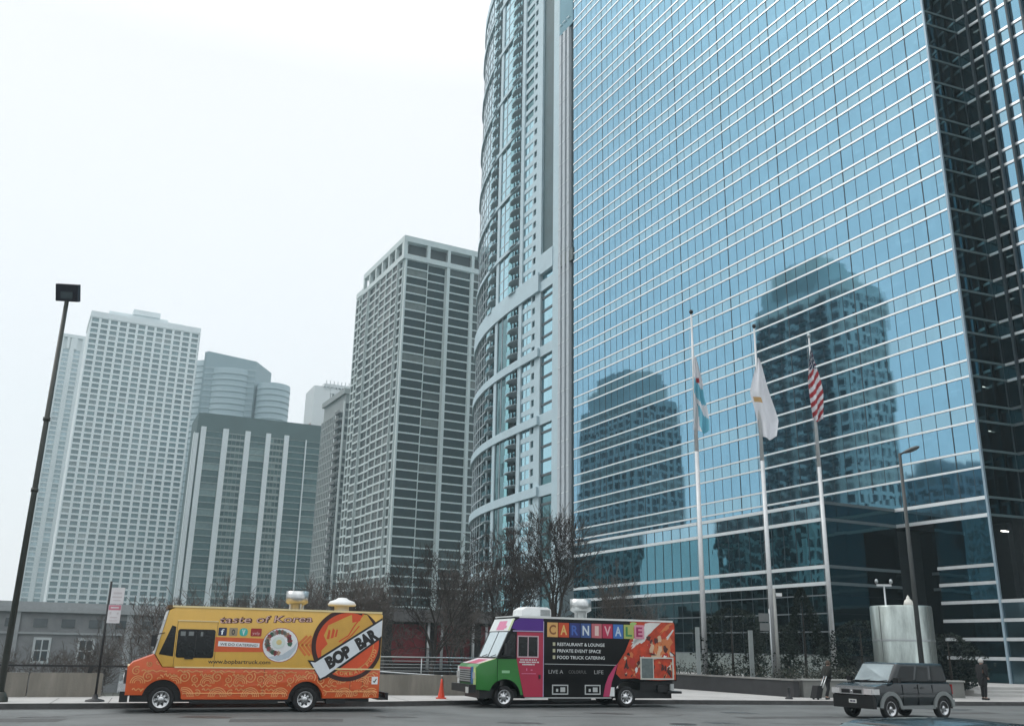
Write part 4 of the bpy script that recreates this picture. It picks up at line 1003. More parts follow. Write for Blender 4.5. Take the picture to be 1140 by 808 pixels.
# ------------------------------------------------------------------ black carnival food truck
def carnival_truck():
    W = 1.05; Y = -W
    t = thing('food_truck', 'black food truck with CARNIVALE letter tiles, green nose, purple and pink door', 'food truck', (-.358 * 1.05, 35 + .934 * 1.05, 0), R(21))
    blk = mat('black_truck_paint', (.004, .004, .0045), .45, 0, .2, spec=.25); grn = mat('green_wrap', (.018, .17, .022), .4, 0, .1, coat=.3)
    pnk = mat('crimson_door', (.38, .010, .05), .4, 0, .06, coat=.3); pur = mat('purple_wrap', (.07, .012, .22), .4, 0, .06)
    wht = mat('white_wrap', (.66, .70, .70), .4); lilac = mat('lilac_trim', (.42, .36, .55), .4); lime = mat('lime_edge', (.50, .62, .25), .4)
    pinki = mat('pink_ink', (.62, .20, .34), .45); silver = mat('silver_trim', (.50, .52, .52), .35, .6)
    ol = [(-.30, .60), (-.32, 1.675), (.12, 2.62), (.30, 3.04), (.46, 3.12), (6.93, 3.14), (7.0, 3.06), (7.0, .95), (5.6, .92)]
    ol += arc(4.87, .38, .56, 62, 176, 9) + [(4.25, .36), (.60, .36)] + arc(-.03, .38, .58, 2, 120, 9)
    bm_obj(shell(ol, -W, W, .035), 'body', blk, t)
    ol = [(-1.10, .62), (-1.12, 1.36), (-1.0, 1.47), (-.325, 1.672), (-.325, .90)] + arc(-.03, .38, .60, 120, 160, 4)
    bm_obj(shell(ol, -W + .02, W - .02, .04), 'bonnet', grn, t)
    u = MB(); u.box(-.9, 6.9, -.8, .8, .32, .62); u.box(5.5, 6.9, -.9, .9, .62, .93); u.box(1.8, 3.4, -1.0, -.7, .24, .38); u.build('underframe', black_m, t)
    for (x, y, s) in ((-.03, -.87, -1), (-.03, .87, 1), (4.87, -.87, -1), (4.87, .87, 1)): wheel(t, x, y, .375, .27, s, .64, 8)
    y1, y2, y3, y4, y5 = Y - .004, Y - .008, Y - .012, Y - .016, Y - .02
    gp = [(-.32, 1.66), (.40, 1.66), (.50, 1.2), (.66, .45), (.56, .45)] + arc(-.03, .38, .60, 8, 118, 10) + [(-.32, .92)]
    plate('green_cab_side', gp, y1, grn, t)
    plate('purple_panel', [(.44, 2.66), (1.44, 2.66), (1.44, 3.09), (.50, 3.09), (.30, 2.98), (.20, 2.72)], y1, pur, t)
    plate('lilac_strip', [(.24, 2.62), (1.44, 2.62), (1.44, 2.655), (.24, 2.655)], y2, lilac, t)
    d = plate('door', [(.40, 2.60), (.40, 1.66), (.50, 1.2), (.70, .38), (1.44, .38), (1.44, 2.60)], y2, pnk, t, .006)
    g = MB(); g.box(1.435, 1.46, y3, y1, .38, 3.0); g.build('door_edge', lilac, d)
    g = MB()
    for (xa, xb, za, zb) in ((.42, 1.25, 1.72, 1.76), (.42, 1.25, 2.44, 2.48), (.42, .46, 1.76, 2.44), (1.21, 1.25, 1.76, 2.44), (.82, .85, 1.76, 2.44)): g.box(xa, xb, y4, y2, za, zb)
    g.build('window_frame', mat('pale_pink_frame', (.52, .40, .44), .4), d)
    plate('window', [(.46, 1.76), (1.21, 1.76), (1.21, 2.44), (.46, 2.44)], y3, glass_v, d)
    rd = random.Random(2)
    for (xa, xb, zz) in ((.54, 1.20, 1.62), (.50, 1.24, 1.54), (.62, 1.10, 1.46)):     # small lines of lettering, too small to read in the photo
        g = MB(); x = xa
        while x < xb:
            l_ = rd.uniform(.02, .045); g.box(x, x + l_, y4, y3, zz, zz + .045); x += l_ + rd.choice([.012, .012, .035])
        g.build('door_lettering', wht, d)
    g = MB(); g.box(.78, .81, y4, y3, 1.27, 1.35); g.box(.95, 1.02, y4, y3, 1.28, 1.31); g.build('door_marks', pinki, d)
    g = MB(); g.ribbon([(.6, 1.17), (1.15, 1.17)], .02, y4); g.build('door_line', pinki, d)
    g = MB(); g.box(1.26, 1.33, y5 - .02, y3, 1.0, 1.13); g.build('handle', black_m, d)
    plate('cab_number_plate', [(-.16, 1.18), (.14, 1.18), (.14, 1.27), (-.16, 1.27)], y2, mat('mint_ink', (.25, .5, .28), .5), t)
    plate('quarter_window', [(-.22, 1.72), (.32, 1.72), (.32, 2.55), (.16, 2.55)], y2 - .001, glass_v, t)
    g = MB(); g.path([(.1, Y, 2.3), (-.05, Y - .28, 2.25), (-.06, Y - .3, 1.95)], .014, 5); g.box(-.16, -.02, Y - .44, Y - .24, 1.8, 2.2); g.build('wing_mirror', blackiron, t)
    # front
    sl = lambda f: (-.32 + .44 * f, 1.675 + .945 * f)
    def strip(g, f0, f1, ya, yb, off, mi=0):
        (xa, za), (xb, zb) = sl(f0), sl(f1); nx, nz = -.905, .42
        c = [(xa + nx * off, ya, za + nz * off), (xa + nx * off, yb, za + nz * off), (xb + nx * off, yb, zb + nz * off), (xb + nx * off, ya, zb + nz * off)]
        q = off - .03; e_ = [(xa + nx * q, ya, za + nz * q), (xa + nx * q, yb, za + nz * q), (xb + nx * q, yb, zb + nz * q), (xb + nx * q, ya, zb + nz * q)]
        g.hexa([c[0], e_[0], e_[1], c[1], c[3], e_[3], e_[2], c[2]], mi)
    g = MB(); strip(g, .03, .97, -W + .1, -.02, .02); strip(g, .03, .97, .02, W - .1, .02); g.build('windscreen', glass_w, t)
    g = MB(); strip(g, 0, 1.0, -W, -W + .1, .03); strip(g, 0, 1.0, W - .1, W, .03); strip(g, 0, 1, -.02, .02, .03); strip(g, 0, .035, -W + .1, -.02, .029); strip(g, 0, .035, .02, W - .1, .029); g.build('windscreen_frame', black_m, t)
    g = MB(); strip(g, 1.0, 1.47, -W + .01, W - .01, .03); h = g.build('header_panel', wht, t)
    g = MB(); strip(g, 1.04, 1.38, -.45, .35, .035); strip(g, 1.1, 1.2, -.62, .1, .037); g.build('header_lettering', pinki, h)
    g = MB(); strip(g, 1.02, 1.45, -W + .02, -W + .14, .036); g.build('header_edge', lime, h)
    for yy in (-.6, .3):
        g = MB(); g.path([(-.36, yy + .2, 1.73), (-.33, yy - .25, 1.80)], .014, 5); g.build('wiper', black_m, t)
    # bonnet top wrap: white with a pink patch, lime near edge
    def bt(name, xa, xb, ya, yb, off, m):
        z_ = lambda x: 1.672 + (x + .325) * (.202 / .675)
        g = MB(); g.face([(xa, ya, z_(xa) + off), (xb, ya, z_(xb) + off), (xb, yb, z_(xb) + off), (xa, yb, z_(xa) + off)]); return g.build(name, m, t)
    bt('bonnet_wrap', -.97, -.36, -.95, .97, .006, mat('pale_pink_wrap', (.62, .52, .56), .4)); bt('bonnet_patch', -.97, -.5, -.5, .45, .010, mat('rose_patch', (.50, .08, .16), .4)); bt('bonnet_edge', -.97, -.36, -1.0, -.85, .012, lime)
    g = MB(); g.box(-1.14, -1.11, -.55, .75, .84, 1.34)
    for k in range(6): g.box(-1.17, -1.14, -.52, .72, .87 + k * .075, .91 + k * .075, mi=1)
    g.box(-1.165, -1.14, -.55, .75, 1.29, 1.36, mi=2)
    g.build('grille', [black_m, silver, mat('rose_patch', (.50, .08, .16), .4)], t)
    g = MB(); g.box(-1.15, -1.115, -.80, -.56, .80, 1.38); g.build('blue_panel', mat('blue_wrap', (.03, .13, .33), .4), t)
    g = MB(); g.box(-1.148, -1.112, -1.0, -.81, .72, 1.38); g.build('lime_panel', lime, t)
    for yy in (-.90, .9):
        g = MB(); g.box(-1.18, -1.15, yy - .08, yy + .08, .98, 1.2); g.build('headlight', headl, t)
    g = MB(); g.box(-1.148, -1.112, .76, .98, .72, 1.38); g.build('white_panel', wht, t)
    g = MB(); g.box(-1.36, -1.12, -1.02, 1.02, .52, .78); g.build('bumper', black_m, t)
    g = MB(); g.box(-1.375, -1.361, -.95, -.65, .50, .70); g.build('licence_plate', plate_m, t)
    # letter tiles
    cols = [((.62, .36, .12), (.22, .08, .02)), ((.50, .06, .015), (.62, .42, .14)), ((.02, .03, .16), (.05, .12, .42)), ((.03, .08, .24), (.55, .62, .66)), ((.46, .12, .14), (.66, .50, .46)),
            ((.42, .02, .07), (.66, .42, .45)), ((.04, .14, .42), (.45, .56, .66)), ((.38, .44, .12), (.04, .22, .07)), ((.62, .26, .34), (.30, .01, .09))]
    for i, chh in enumerate('CARNIVALE'):
        xa = 1.59 + i * .452
        p = plate('letter_tile', [(xa, 2.46), (xa + .425, 2.455), (xa + .425, 2.97), (xa, 2.97)], y3, mat('tile_%d' % i, cols[i][0], .45), t)
        wd = .27 if chh not in 'I' else .16
        text_obj('tile_letter', chh, xa + (.425 - wd) / 2, 2.54, wd, .35, y4, mat('tile_letter_%d' % i, cols[i][1], .45), p, bold=.025)
    for (s_, xb, za) in (('RESTAURANT & LOUNGE', 3.94, 2.15), ('PRIVATE EVENT SPACE', 3.78, 1.92), ('FOOD TRUCK CATERING', 3.94, 1.69)):
        plate('bullet_square', [(1.82, za), (1.92, za), (1.92, za + .12), (1.82, za + .12)], y1, mat('pale_gold_ink', (.42, .42, .28), .5), t)
        text_obj('lettering', s_, 2.0, za, xb - 2.0, .115, y1, wht, t, bold=.012)
    g = MB(); g.ribbon([(1.5, 1.51), (4.4, 1.50)], .02, y1); g.build('side_seam', silver, t)
    gm = mat('grey_ink', (.35, .36, .36), .5)
    text_obj('lettering', 'LIVE A', 1.66, 1.18, .58, .13, y1, gm, t); text_obj('lettering', 'COLORFUL', 2.46, 1.19, .72, .11, y1, mat('dim_ink', (.13, .13, .13), .5), t); text_obj('lettering', 'LIFE', 3.5, 1.18, .38, .13, y1, gm, t)
    for xa in (1.80, 3.11):
        g = MB(); b_ = xa + .64
        for (p, q, r_, s_) in ((xa, b_, .46, .50), (xa, b_, .76, .80), (xa, xa + .04, .5, .76), (b_ - .04, b_, .5, .76)): g.box(p, q, y3, y1, r_, s_)
        g.box(xa + .33, xa + .52, y2, y1, .55, .71); g.box(xa + .16, xa + .24, y2, y1, .56, .66)
        g.build('service_hatch', silver, t)
    g = MB(); g.box(.75, 4.2, Y - .01, Y + .05, .33, .365); g.build('sill_strip', silver, t)
    plate('white_flap', [(4.12, .40), (4.33, .40), (4.33, .72), (4.12, .72)], y1, wht, t)
    plate('pink_swoosh', [(3.86, .39), (4.12, .39), (4.22, .9), (4.38, 1.3), (4.50, 1.58), (4.32, 1.42), (4.08, 1.1), (3.95, .8)], y2, mat('magenta_ink', (.42, .03, .11), .45), t)
    # splashed artwork
    art = plate('splash_artwork', [(4.50, 1.58), (4.80, 1.98), (5.02, 2.45), (5.03, 3.09), (6.93, 3.10), (6.965, 3.02), (6.965, 1.0), (6.2, .96), (5.5, 1.0), (5.2, 1.05), (4.6, 1.02), (4.40, 1.2)], y1, mat('red_splash', (.46, .045, .012), .45, var=.5, ns=3), t)
    rn = random.Random(5); sp = MB()
    pal = [(.66, .66, .64), (.58, .18, .06), (.07, .015, .012), (.60, .42, .28), (.42, .03, .02), (.012, .010, .010), (.30, .50, .16)]
    def blob(cx, cz, rx, rz, rot, mi, y, jag=.45, n=14):
        pts = []
        for k in range(n):
            a = 2 * math.pi * k / n; q = 1 + rn.uniform(-jag, jag); px = rx * q * math.cos(a); pz = rz * q * math.sin(a)
            X_, Z_ = cx + px * math.cos(rot) - pz * math.sin(rot), cz + px * math.sin(rot) + pz * math.cos(rot)
            Z_ = min(3.07, max(1.0, Z_)); X_ = min(6.95, max(4.5 + max(0, (1.6 - Z_)) * -.1 + (.5 * min(1, max(0, Z_ - 1.6))), X_)); pts.append((X_, y, Z_))
        sp.face(pts, mi)
    blob(5.75, 2.75, .75, .20, R(44), 0, y2, .35, 22); blob(5.35, 2.45, .35, .10, R(44), 0, y2, .5)
    blob(5.15, 2.98, .15, .10, 0, 6, y2, .3); blob(6.6, 2.9, .35, .07, R(40), 1, y3); blob(6.75, 2.65, .25, .05, R(50), 0, y3)
    blob(6.55, 2.2, .30, .32, 0, 1, y2); blob(6.1, 2.0, .25, .3, R(20), 3, y2, .5)
    for k in range(60):
        cx = rn.uniform(4.75, 6.9); cz = rn.uniform(1.02, 1.95)
        blob(cx, cz, rn.uniform(.04, .15), rn.uniform(.03, .12), rn.uniform(0, 3), rn.choice([0, 1, 2, 2, 3, 3, 4, 5, 5]), y3 - .0003 * k, .5, 9)
    for k in range(16):
        blob(rn.uniform(5.8, 6.9), rn.uniform(1.9, 2.5), rn.uniform(.04, .12), rn.uniform(.08, .2), rn.uniform(-.4, .4), rn.choice([1, 3, 4, 1, 2]), y3 - .0003 * k, .4, 9)
    sp.build('splash_shapes', [mat('splash_%d' % i, c, .5) for i, c in enumerate(pal)], art)
    g = MB(); yy = y5 - .02
    for (p, q, r_, s_) in ((5.42, 6.86, 1.0, 1.05), (5.42, 6.86, 1.76, 1.81), (5.42, 5.47, 1.05, 1.76), (6.81, 6.86, 1.05, 1.76), (5.96, 5.99, 1.05, 1.76)): g.box(p, q, yy - .01, yy + .02, r_, s_)
    g.build('menu_frame', mat('pale_menu_frame', (.55, .55, .50), .4), t)
    g = MB(); g.box(5.47, 5.96, yy + .002, yy + .01, 1.05, 1.76); g.build('menu_board', mat('grey_menu', (.11, .14, .14), .4, var=.3, ns=6), t)
    g = MB(); g.box(6.6, 7.24, -1.0, 1.0, .50, .58); g.box(6.2, 6.6, -1.0, -.3, .55, .80); g.box(6.75, 6.9, -1.0, -.8, .62, .85, mi=1); g.build('rear_bumper', [black_m, silver], t)
    # roof line and equipment
    g = MB(); g.box(.48, 6.9, Y - .015, Y + .04, 3.10, 3.16); g.build('roof_rail', mat('white_trim', (.66, .68, .66), .4), t)
    g = MB(); g.box(.3, 6.94, -W + .06, W - .06, 3.13, 3.17); g.build('roof', wht, t)
    bm = shell([(.72, 3.17), (.74, 3.40), (.95, 3.52), (1.8, 3.52), (1.95, 3.44), (1.96, 3.17)], -.62, .3, .06); bm_obj(bm, 'air_conditioner', mat('white_cap', (.70, .72, .72), .5), t)
    g = MB()
    for k in range(5): g.box(1.5, 1.9, -.635, -.62, 3.22 + k * .045, 3.24 + k * .045)
    g.build('air_conditioner_louvre', mat('grey_louvre', (.13, .16, .16), .6), t)
    vent_drum(t, 'exhaust_vent', 3.28, -.35, 3.16, .41, .72, mat('brushed_steel', (.50, .52, .52), .3, .8, .25, 5))
carnival_truck()

# ------------------------------------------------------------------ cars
def car(name, label, loc, rot, body_ol, roof, W, wheels, paint, trim, parent=None, detail=True, rimspokes=5):
    """roof: ((x0,x1,z),(x0,x1,z)) glasshouse bottom and top; half widths"""
    t = thing(name, label, 'car', loc, rot)
    h = W / 2
    bm = shell(body_ol, -h, h, .06, 4, .5)
    for zc in (.42, .50, .60, .70, .80, .90, .98, 1.05, 1.11):
        bmesh.ops.bisect_plane(bm, geom=list(bm.verts) + list(bm.edges) + list(bm.faces), plane_co=(0, 0, zc), plane_no=(0, 0, 1))
    for v in bm.verts:
        k = (v.co.z - .84) / .36; v.co.y *= 1 - (.055 * k * k if k > 0 else .05 * k * k)
        v.co.y *= 1 - .03 * max(0, (-.2 - v.co.x) / .55) ** 2
    bm_obj(bm, 'body', paint, t)
    (bx0, bx1, bz, bh), (tx0, tx1, tz, th) = roof
    bm = bmesh.new(); vb = [bm.verts.new(p) for p in ((bx0, -bh, bz), (bx1, -bh, bz), (bx1, bh, bz), (bx0, bh, bz), (tx0, -th, tz), (tx1, -th, tz), (tx1, th, tz), (tx0, th, tz))]
    for q in ((3, 2, 1, 0), (4, 5, 6, 7), (0, 1, 5, 4), (1, 2, 6, 5), (2, 3, 7, 6), (3, 0, 4, 7)): bm.faces.new([vb[i] for i in q])
    bmesh.ops.bevel(bm, geom=list(bm.edges), offset=.11, segments=4, affect='EDGES', profile=.5)
    bm_obj(bm, 'roof', paint, t)
    def pt(side, u_, v_, off):     # on glasshouse faces; u along, v up
        if side in ('L', 'R'):
            s = -1 if side == 'L' else 1
            x = (bx0 + (tx0 - bx0) * v_) * (1 - u_) + (bx1 + (tx1 - bx1) * v_) * u_; return (x, s * (bh + (th - bh) * v_ + off), bz + (tz - bz) * v_)
        if side == 'F': return (bx0 + (tx0 - bx0) * v_ - off, (-1 + 2 * u_) * (bh + (th - bh) * v_), bz + (tz - bz) * v_ + off * .4)
        return (bx1 + (tx1 - bx1) * v_ + off, (-1 + 2 * u_) * (bh + (th - bh) * v_), bz + (tz - bz) * v_)
    def pane(nm, side, u0, u1, v0, v1, m):
        g = MB(); a = [pt(side, *q, .012) for q in ((u0, v0), (u1, v0), (u1, v1), (u0, v1))]; b = [pt(side, *q, -.02) for q in ((u0, v0), (u1, v0), (u1, v1), (u0, v1))]
        g.face(a); g.face(a[::-1]); 
        for i in range(4): g.face([a[i], a[(i + 1) % 4], b[(i + 1) % 4], b[i]])
        return g.build(nm, m, t)
    pane('windscreen', 'F', .07, .93, .08, .90, glass_w); pane('rear_window', 'B', .1, .9, .12, .88, glass_v)
    return t, pane, h

def suv():
    gun = mat('dark_teal_grey_paint', (.010, .016, .019), .16, .0, .06, 2, spec=.5, coat=.25); clad = mat('grey_cladding', (.19, .21, .21), .45, .1, .06)
    ol = [(-.70, .40), (-.78, .60), (-.77, .92), (-.66, 1.04), (-.30, 1.12), (.10, 1.17), (3.02, 1.19), (3.10, 1.05), (3.14, .62), (3.10, .42)]
    ol += arc(2.60, .36, .41, 4, 176, 10) + [(2.1, .33), (.5, .33)] + arc(0, .36, .41, 4, 176, 10)
    t, pane, h = car('suv', 'dark grey boxy SUV with grey wheel arches driving left on the road', (12.38, 33.49, 0), R(28), ol,
                     ((.10, 3.04, 1.155, .83), (.62, 2.93, 1.80, .755)), 1.78, None, gun, clad)
    for s in ('L', 'R'):
        gs_ = mat('suv_side_glass', (.016, .022, .024), .05, 0, .3, 2.5, spec=.6)
        pane('window', s, .09, .37, .10, .84, gs_); pane('window', s, .42, .64, .10, .84, gs_); pane('window', s, .70, .94, .10, .84, gs_)
    for (x, y, s) in ((0, -.78, -1), (0, .78, 1), (2.60, -.78, -1), (2.60, .78, 1)): wheel(t, x, y, .345, .22, s, .66, 5)
    for x in (0, 2.6):
        for s in (-1, 1):
            g = MB(); a0, a1 = (2, 178)
            n = 12
            for k in range(n):
                a, b = R(a0 + (a1 - a0) * k / n), R(a0 + (a1 - a0) * (k + 1) / n)
                ri, ro2 = .40, .53
                y0, y1 = s * (h - .02), s * (h + .035)
                c = [(x + ri * math.cos(a), .36 + ri * math.sin(a)), (x + ro2 * math.cos(a), .36 + ro2 * math.sin(a)), (x + ro2 * math.cos(b), .36 + ro2 * math.sin(b)), (x + ri * math.cos(b), .36 + ri * math.sin(b))]
                g.hexa([(p[0], y0, p[1]) for p in c] + [(p[0], y1, p[1]) for p in c])
            g.build('wheel_arch', clad, t)
            g = MB(); g.box(x - .46, x + .46, s * (h - .06) if s > 0 else -h + .02, s * (h - .02) if s > 0 else -h + .06, .33, .8); g.build('arch_liner', black_m, t)
    g = MB(); g.box(-.80, -.66, -.86, .86, .34, .74); g.build('front_bumper', black_m, t)
    g = MB(); g.box(-.83, -.76, -.50, .50, .775, .97); f = g.build('grille', mat('silver_grille', (.5, .52, .53), .3, .7), t)
    g = MB(); g.box(-.838, -.83, -.43, -.07, .81, .93); g.box(-.838, -.83, .07, .43, .81, .93); g.build('grille_opening', black_m, f)
    g = MB(); g.lathe([(.035, 0), (.035, .012), (.001, .012)], 12, T=lambda a, b, c: (-.832 - c, a, .87 + b)); g.build('round_badge', chrome, f)
    for s in (-1, 1):
        g = MB(); g.box(-.835, -.7, s * .67 - .16, s * .67 + .16, .785, .965); g.box(-.79, -.52, s * .86 - .045, s * .86 + .045, .79, .96); g.build('headlight', headl, t)
        g = MB(); g.path([(.25, s * .84, 1.18), (.25, s * 1.0, 1.22)], .02, 5); g.box(.18, .30, s * 1.0 - .1, s * 1.0 + .1, 1.17, 1.32); g.build('wing_mirror', black_m, t)
    g = MB(); g.box(-.812, -.80, -.16, .16, .50, .62); p = g.build('licence_plate', plate_m, t)
    g = MB(); g.box(-.814, -.8125, -.11, -.02, .53, .585); g.box(-.814, -.8125, .0, .11, .53, .585); g.build('plate_marks', mat('plate_ink', (.06, .06, .1), .5), p)
    for (xa, xb) in ((.62, .628), (1.38, 1.388), (2.10, 2.108)):
        g = MB(); g.box(xa, xb, -h - .003, -h + .06, .42 if xa < 2 else .85, 1.10); g.build('door_seam', black_m, t)
    for x in (1.22, 1.52):
        g = MB(); g.box(x, x + .11, -h - .02, -h + .03, .99, 1.015); g.build('door_handle', black_m, t)
    g = MB(); g.box(.45, 2.15, -h - .015, -h + .05, .33, .44); g.build('sill', clad, t)
    g = MB(); g.box(3.10, 3.20, -.87, .87, .40, .62); g.build('rear_bumper', clad, t)
    g = MB(); g.box(3.08, 3.12, -.89, -.78, .80, 1.12); g.build('tail_light', mat('red_lens', (.3, .01, .01), .2), t)
    for yy in (-.35, .35):
        g = MB(); g.path([(-.02, yy, 1.19), (.06, yy - .4, 1.24)], .012, 5); g.build('wiper', black_m, t)
suv()

def near_car():
    pt_ = mat('black_gloss_paint', (.006, .010, .012), .25, .2, .08, coat=.5)
    ol = [(-.85, .35), (-.88, .62), (-.7, .80), (.35, .95), (3.3, 1.0), (3.75, .95), (3.85, .6), (3.8, .35)] + arc(2.75, .32, .37, 4, 176, 10) + [(2.2, .25), (.5, .25)] + arc(0, .32, .37, 4, 176, 10)
    t, pane, h = car('parked_car', 'glossy black car close to the camera, only its curved roof in view', (2.55, 9.35, 0), R(21), ol, ((.55, 3.5, .96, .80), (1.35, 2.75, 1.38, .60)), 1.78, None, pt_, None)
    bm = bmesh.new(); bmesh.ops.create_grid(bm, x_segments=14, y_segments=10, size=1)
    for v in bm.verts:
        x, y = v.co.x, v.co.y; v.co = Vector((2.05 + x * .78, y * .62, 1.412 - .055 * x * x - .035 * y * y))
    r = bmesh.ops.extrude_face_region(bm, geom=list(bm.faces)); bmesh.ops.translate(bm, verts=[g for g in r['geom'] if isinstance(g, bmesh.types.BMVert)], vec=(0, 0, -.04))
    bm_obj(bm, 'roof_skin', pt_, t, True)
    for s in ('L', 'R'): pane('window', s, .16, .48, .1, .86, glass_v); pane('window', s, .53, .86, .1, .86, glass_v)
    for (x, y, s) in ((0, -.78, -1), (0, .78, 1), (2.75, -.78, -1), (2.75, .78, 1)): wheel(t, x, y, .32, .2, s, .66, 5)
near_car()

# ------------------------------------------------------------------ walls, rails, planter
def wall_seg(name, label, cat, a, b, th, z0, z1, m, group=None, cope=None):
    L_ = math.hypot(b[0] - a[0], b[1] - a[1]); t = thing(name, label, cat, (a[0], a[1], z0), math.atan2(b[1] - a[1], b[0] - a[0]), group)
    bm = bmesh.new(); bmesh.ops.create_cube(bm, size=1)
    for v in bm.verts: v.co = Vector((L_ / 2 + v.co.x * (L_ - .04), th / 2 + v.co.y * th, (z1 - z0) / 2 + v.co.z * (z1 - z0)))
    bmesh.ops.bevel(bm, geom=[e_ for e_ in bm.edges if min(v.co.z for v in e_.verts) > .01], offset=.03, segments=2, affect='EDGES')
    bm_obj(bm, 'wall_body', m, t)
    if cope:
        g = MB(); g.box(-.03, L_ + .03, -.05, th + .05, z1 - z0, z1 - z0 + .07); g.build('coping', cope, t)
    return t
u_ = Vector((.915, .403))
pts = [Vector((-14.05, 34.35)) - u_ * d for d in (0, 2.35, 5.4, 8.4, 11.4, 16, 22)]
lbls = ['concrete barrier section just left of the orange truck nose', 'long stained concrete barrier section left of the sign post', 'concrete barrier section at the far left edge', 'concrete barrier section beyond the left edge, nearest one', 'concrete barrier section beyond the left edge, middle one', 'concrete barrier section beyond the left edge, end one']
for i in range(6):
    wall_seg('concrete_barrier', lbls[i], 'barrier', pts[i + 1], pts[i], .28, .15, .93, barrier_m, 'concrete barrier sections along the sidewalk')
wall_seg('concrete_barrier', 'concrete barrier behind the gap between the two food trucks', 'barrier', (-8.6, 38.0), (-2.6, 40.1), .28, .15, .93, barrier_m, 'concrete barrier sections along the sidewalk')
wall_seg('concrete_barrier', 'concrete barrier behind the cone, running behind the black truck', 'barrier', (-2.55, 40.12), (1.6, 41.5), .28, .15, .93, barrier_m, 'concrete barrier sections along the sidewalk')
def rails():
    t = thing('black_handrail', 'black handrail on thick posts above the left concrete barrier', 'handrail', (pts[6].x, pts[6].y, .93), math.atan2(u_.y, u_.x))
    L_ = 22
    g = MB(); g.box(-.1, L_ + 1.6, .10, .16, .20, .26); g.build('rail', blackiron, t)
    for x in (L_ - .55, L_ - 3.6, L_ - 6.7, L_ - 10, L_ - 14, L_ - 18):
        g = MB(); g.hexa([(x, .1, -.01), (x + .14, .1, -.01), (x + .14, .16, -.01), (x, .16, -.01), (x + .03, .1, .2), (x + .17, .1, .2), (x + .17, .16, .2), (x + .03, .16, .2)]); g.build('post', blackiron, t)
    t = thing('steel_wire_railing', 'shiny steel railing of many thin rails behind the gap between the trucks', 'railing', (-8.6, 38.4, .15), math.atan2(2.1, 6.0))
    for k, z in enumerate((1.45, 1.30, 1.17, 1.04, .91)):
        g = MB(); g.tube((0, .3, z), (10.8, .3, z), .03 if k == 0 else .014, n=6); g.build('rail', mat('railing_steel', (.28, .30, .30), .35, .7), t)
    for x in (.5, 3.0, 5.5, 8.0, 10.5):
        g = MB(); g.tube((x, .3, 0), (x, .3, 1.45), .025, n=6); g.build('post', steel, t)
    # handrail of a ramp further back, slanting
    t = thing('ramp_handrail', 'pair of slanting rails of a ramp beyond the steel railing', 'handrail', (-7, 42, -.5), R(5))
    for z in (1.2, .95):
        g = MB(); g.tube((0, 0, z + .35), (9, 0, z - .1), .03, n=6); g.build('rail', steel, t)
    for x in (1, 4, 7):
        g = MB(); g.tube((x, 0, 0), (x, 0, 1.35 - x * .04), .03, n=6); g.build('post', blackiron, t)
rails()
dkwall = mat('dark_planter_stone', (.030, .030, .032), .6, var=.3, ns=2)
def planters():
    a = Vector((13.4, 44.75)); d = Vector((-.4484, .8938))
    wall_seg('planter_wall', 'long dark low planter wall with pale coping running towards the glass tower', 'wall', a, a + d * 30, .35, .15, .86, dkwall, cope=mat('coping_pale', (.20, .20, .19), .7))
    e_ = Vector((.95, .30))
    wall_seg('planter_wall', 'pale low concrete wall behind the SUV', 'wall', a + Vector((.15, 0)), a + e_ * 7.2, .35, .15, .88, mat('grey_green_concrete', (.17, .175, .165), .8, var=.2), cope=mat('coping_light', (.36, .37, .35), .7))
    wall_seg('planter_wall', 'short end piece of low concrete wall beside the standing man', 'wall', a + e_ * 7.5, a + e_ * 9.3, .35, .15, .88, mat('grey_green_concrete', (.17, .175, .165), .8, var=.2), cope=mat('coping_light', (.36, .37, .35), .7))
    # low steps to the right
    s = MB()
    for k in range(3): s.box(0, 12, k * .8, 6, k * .14, k * .14 + .14)
    o = thing('plaza_steps', 'broad low pale steps at the right edge leading to the plaza', 'steps', (24.2, 49.5, .15), R(17)); s.build('step_block', walkm, o)
planters()

# ------------------------------------------------------------------ poles, lamps, signs
def pole_base(g, x, y, r): g.lathe([(r * 1.8, 0), (r * 1.8, .1), (r * 1.2, .25), (r, .3)], 12, T=lambda a, b, c: (x + a, y + b, c))
def left_lamp():
    t = thing('lamp_post', 'tall dark lamp post with flat box head at the left edge', 'lamp post', (-15.65, 30.6, .15))
    g = MB(); g.tube((0, 0, 0), (0, 0, 13.2), .11, .075, 10); pole_base(g, 0, 0, .14)
    for z in (6.5, 8.9): g.tube((0, 0, z), (0, 0, z + .12), .12, n=10)
    g.build('pole', mat('dark_olive_pole', (.030, .036, .030), .5), t)
    ct, st = math.cos(.42), math.sin(.42)
    def TT(x, y, z):
        z -= 13.5; y, z = y * ct - z * st, y * st + z * ct
        return (x * math.cos(.12) - y * math.sin(.12), x * math.sin(.12) + y * math.cos(.12), z + 13.5)
    h = MB(); h.box(-.37, .37, -.14, .14, 13.22, 13.82, T=TT); o = h.build('lamp_head', mat('navy_head', (.010, .013, .022), .5), t)
    h = MB(); h.box(-.2, .2, -.155, -.142, 13.32, 13.56, T=TT); h.build('lens', mat('dull_lens', (.06, .08, .09), .25), o)
left_lamp()
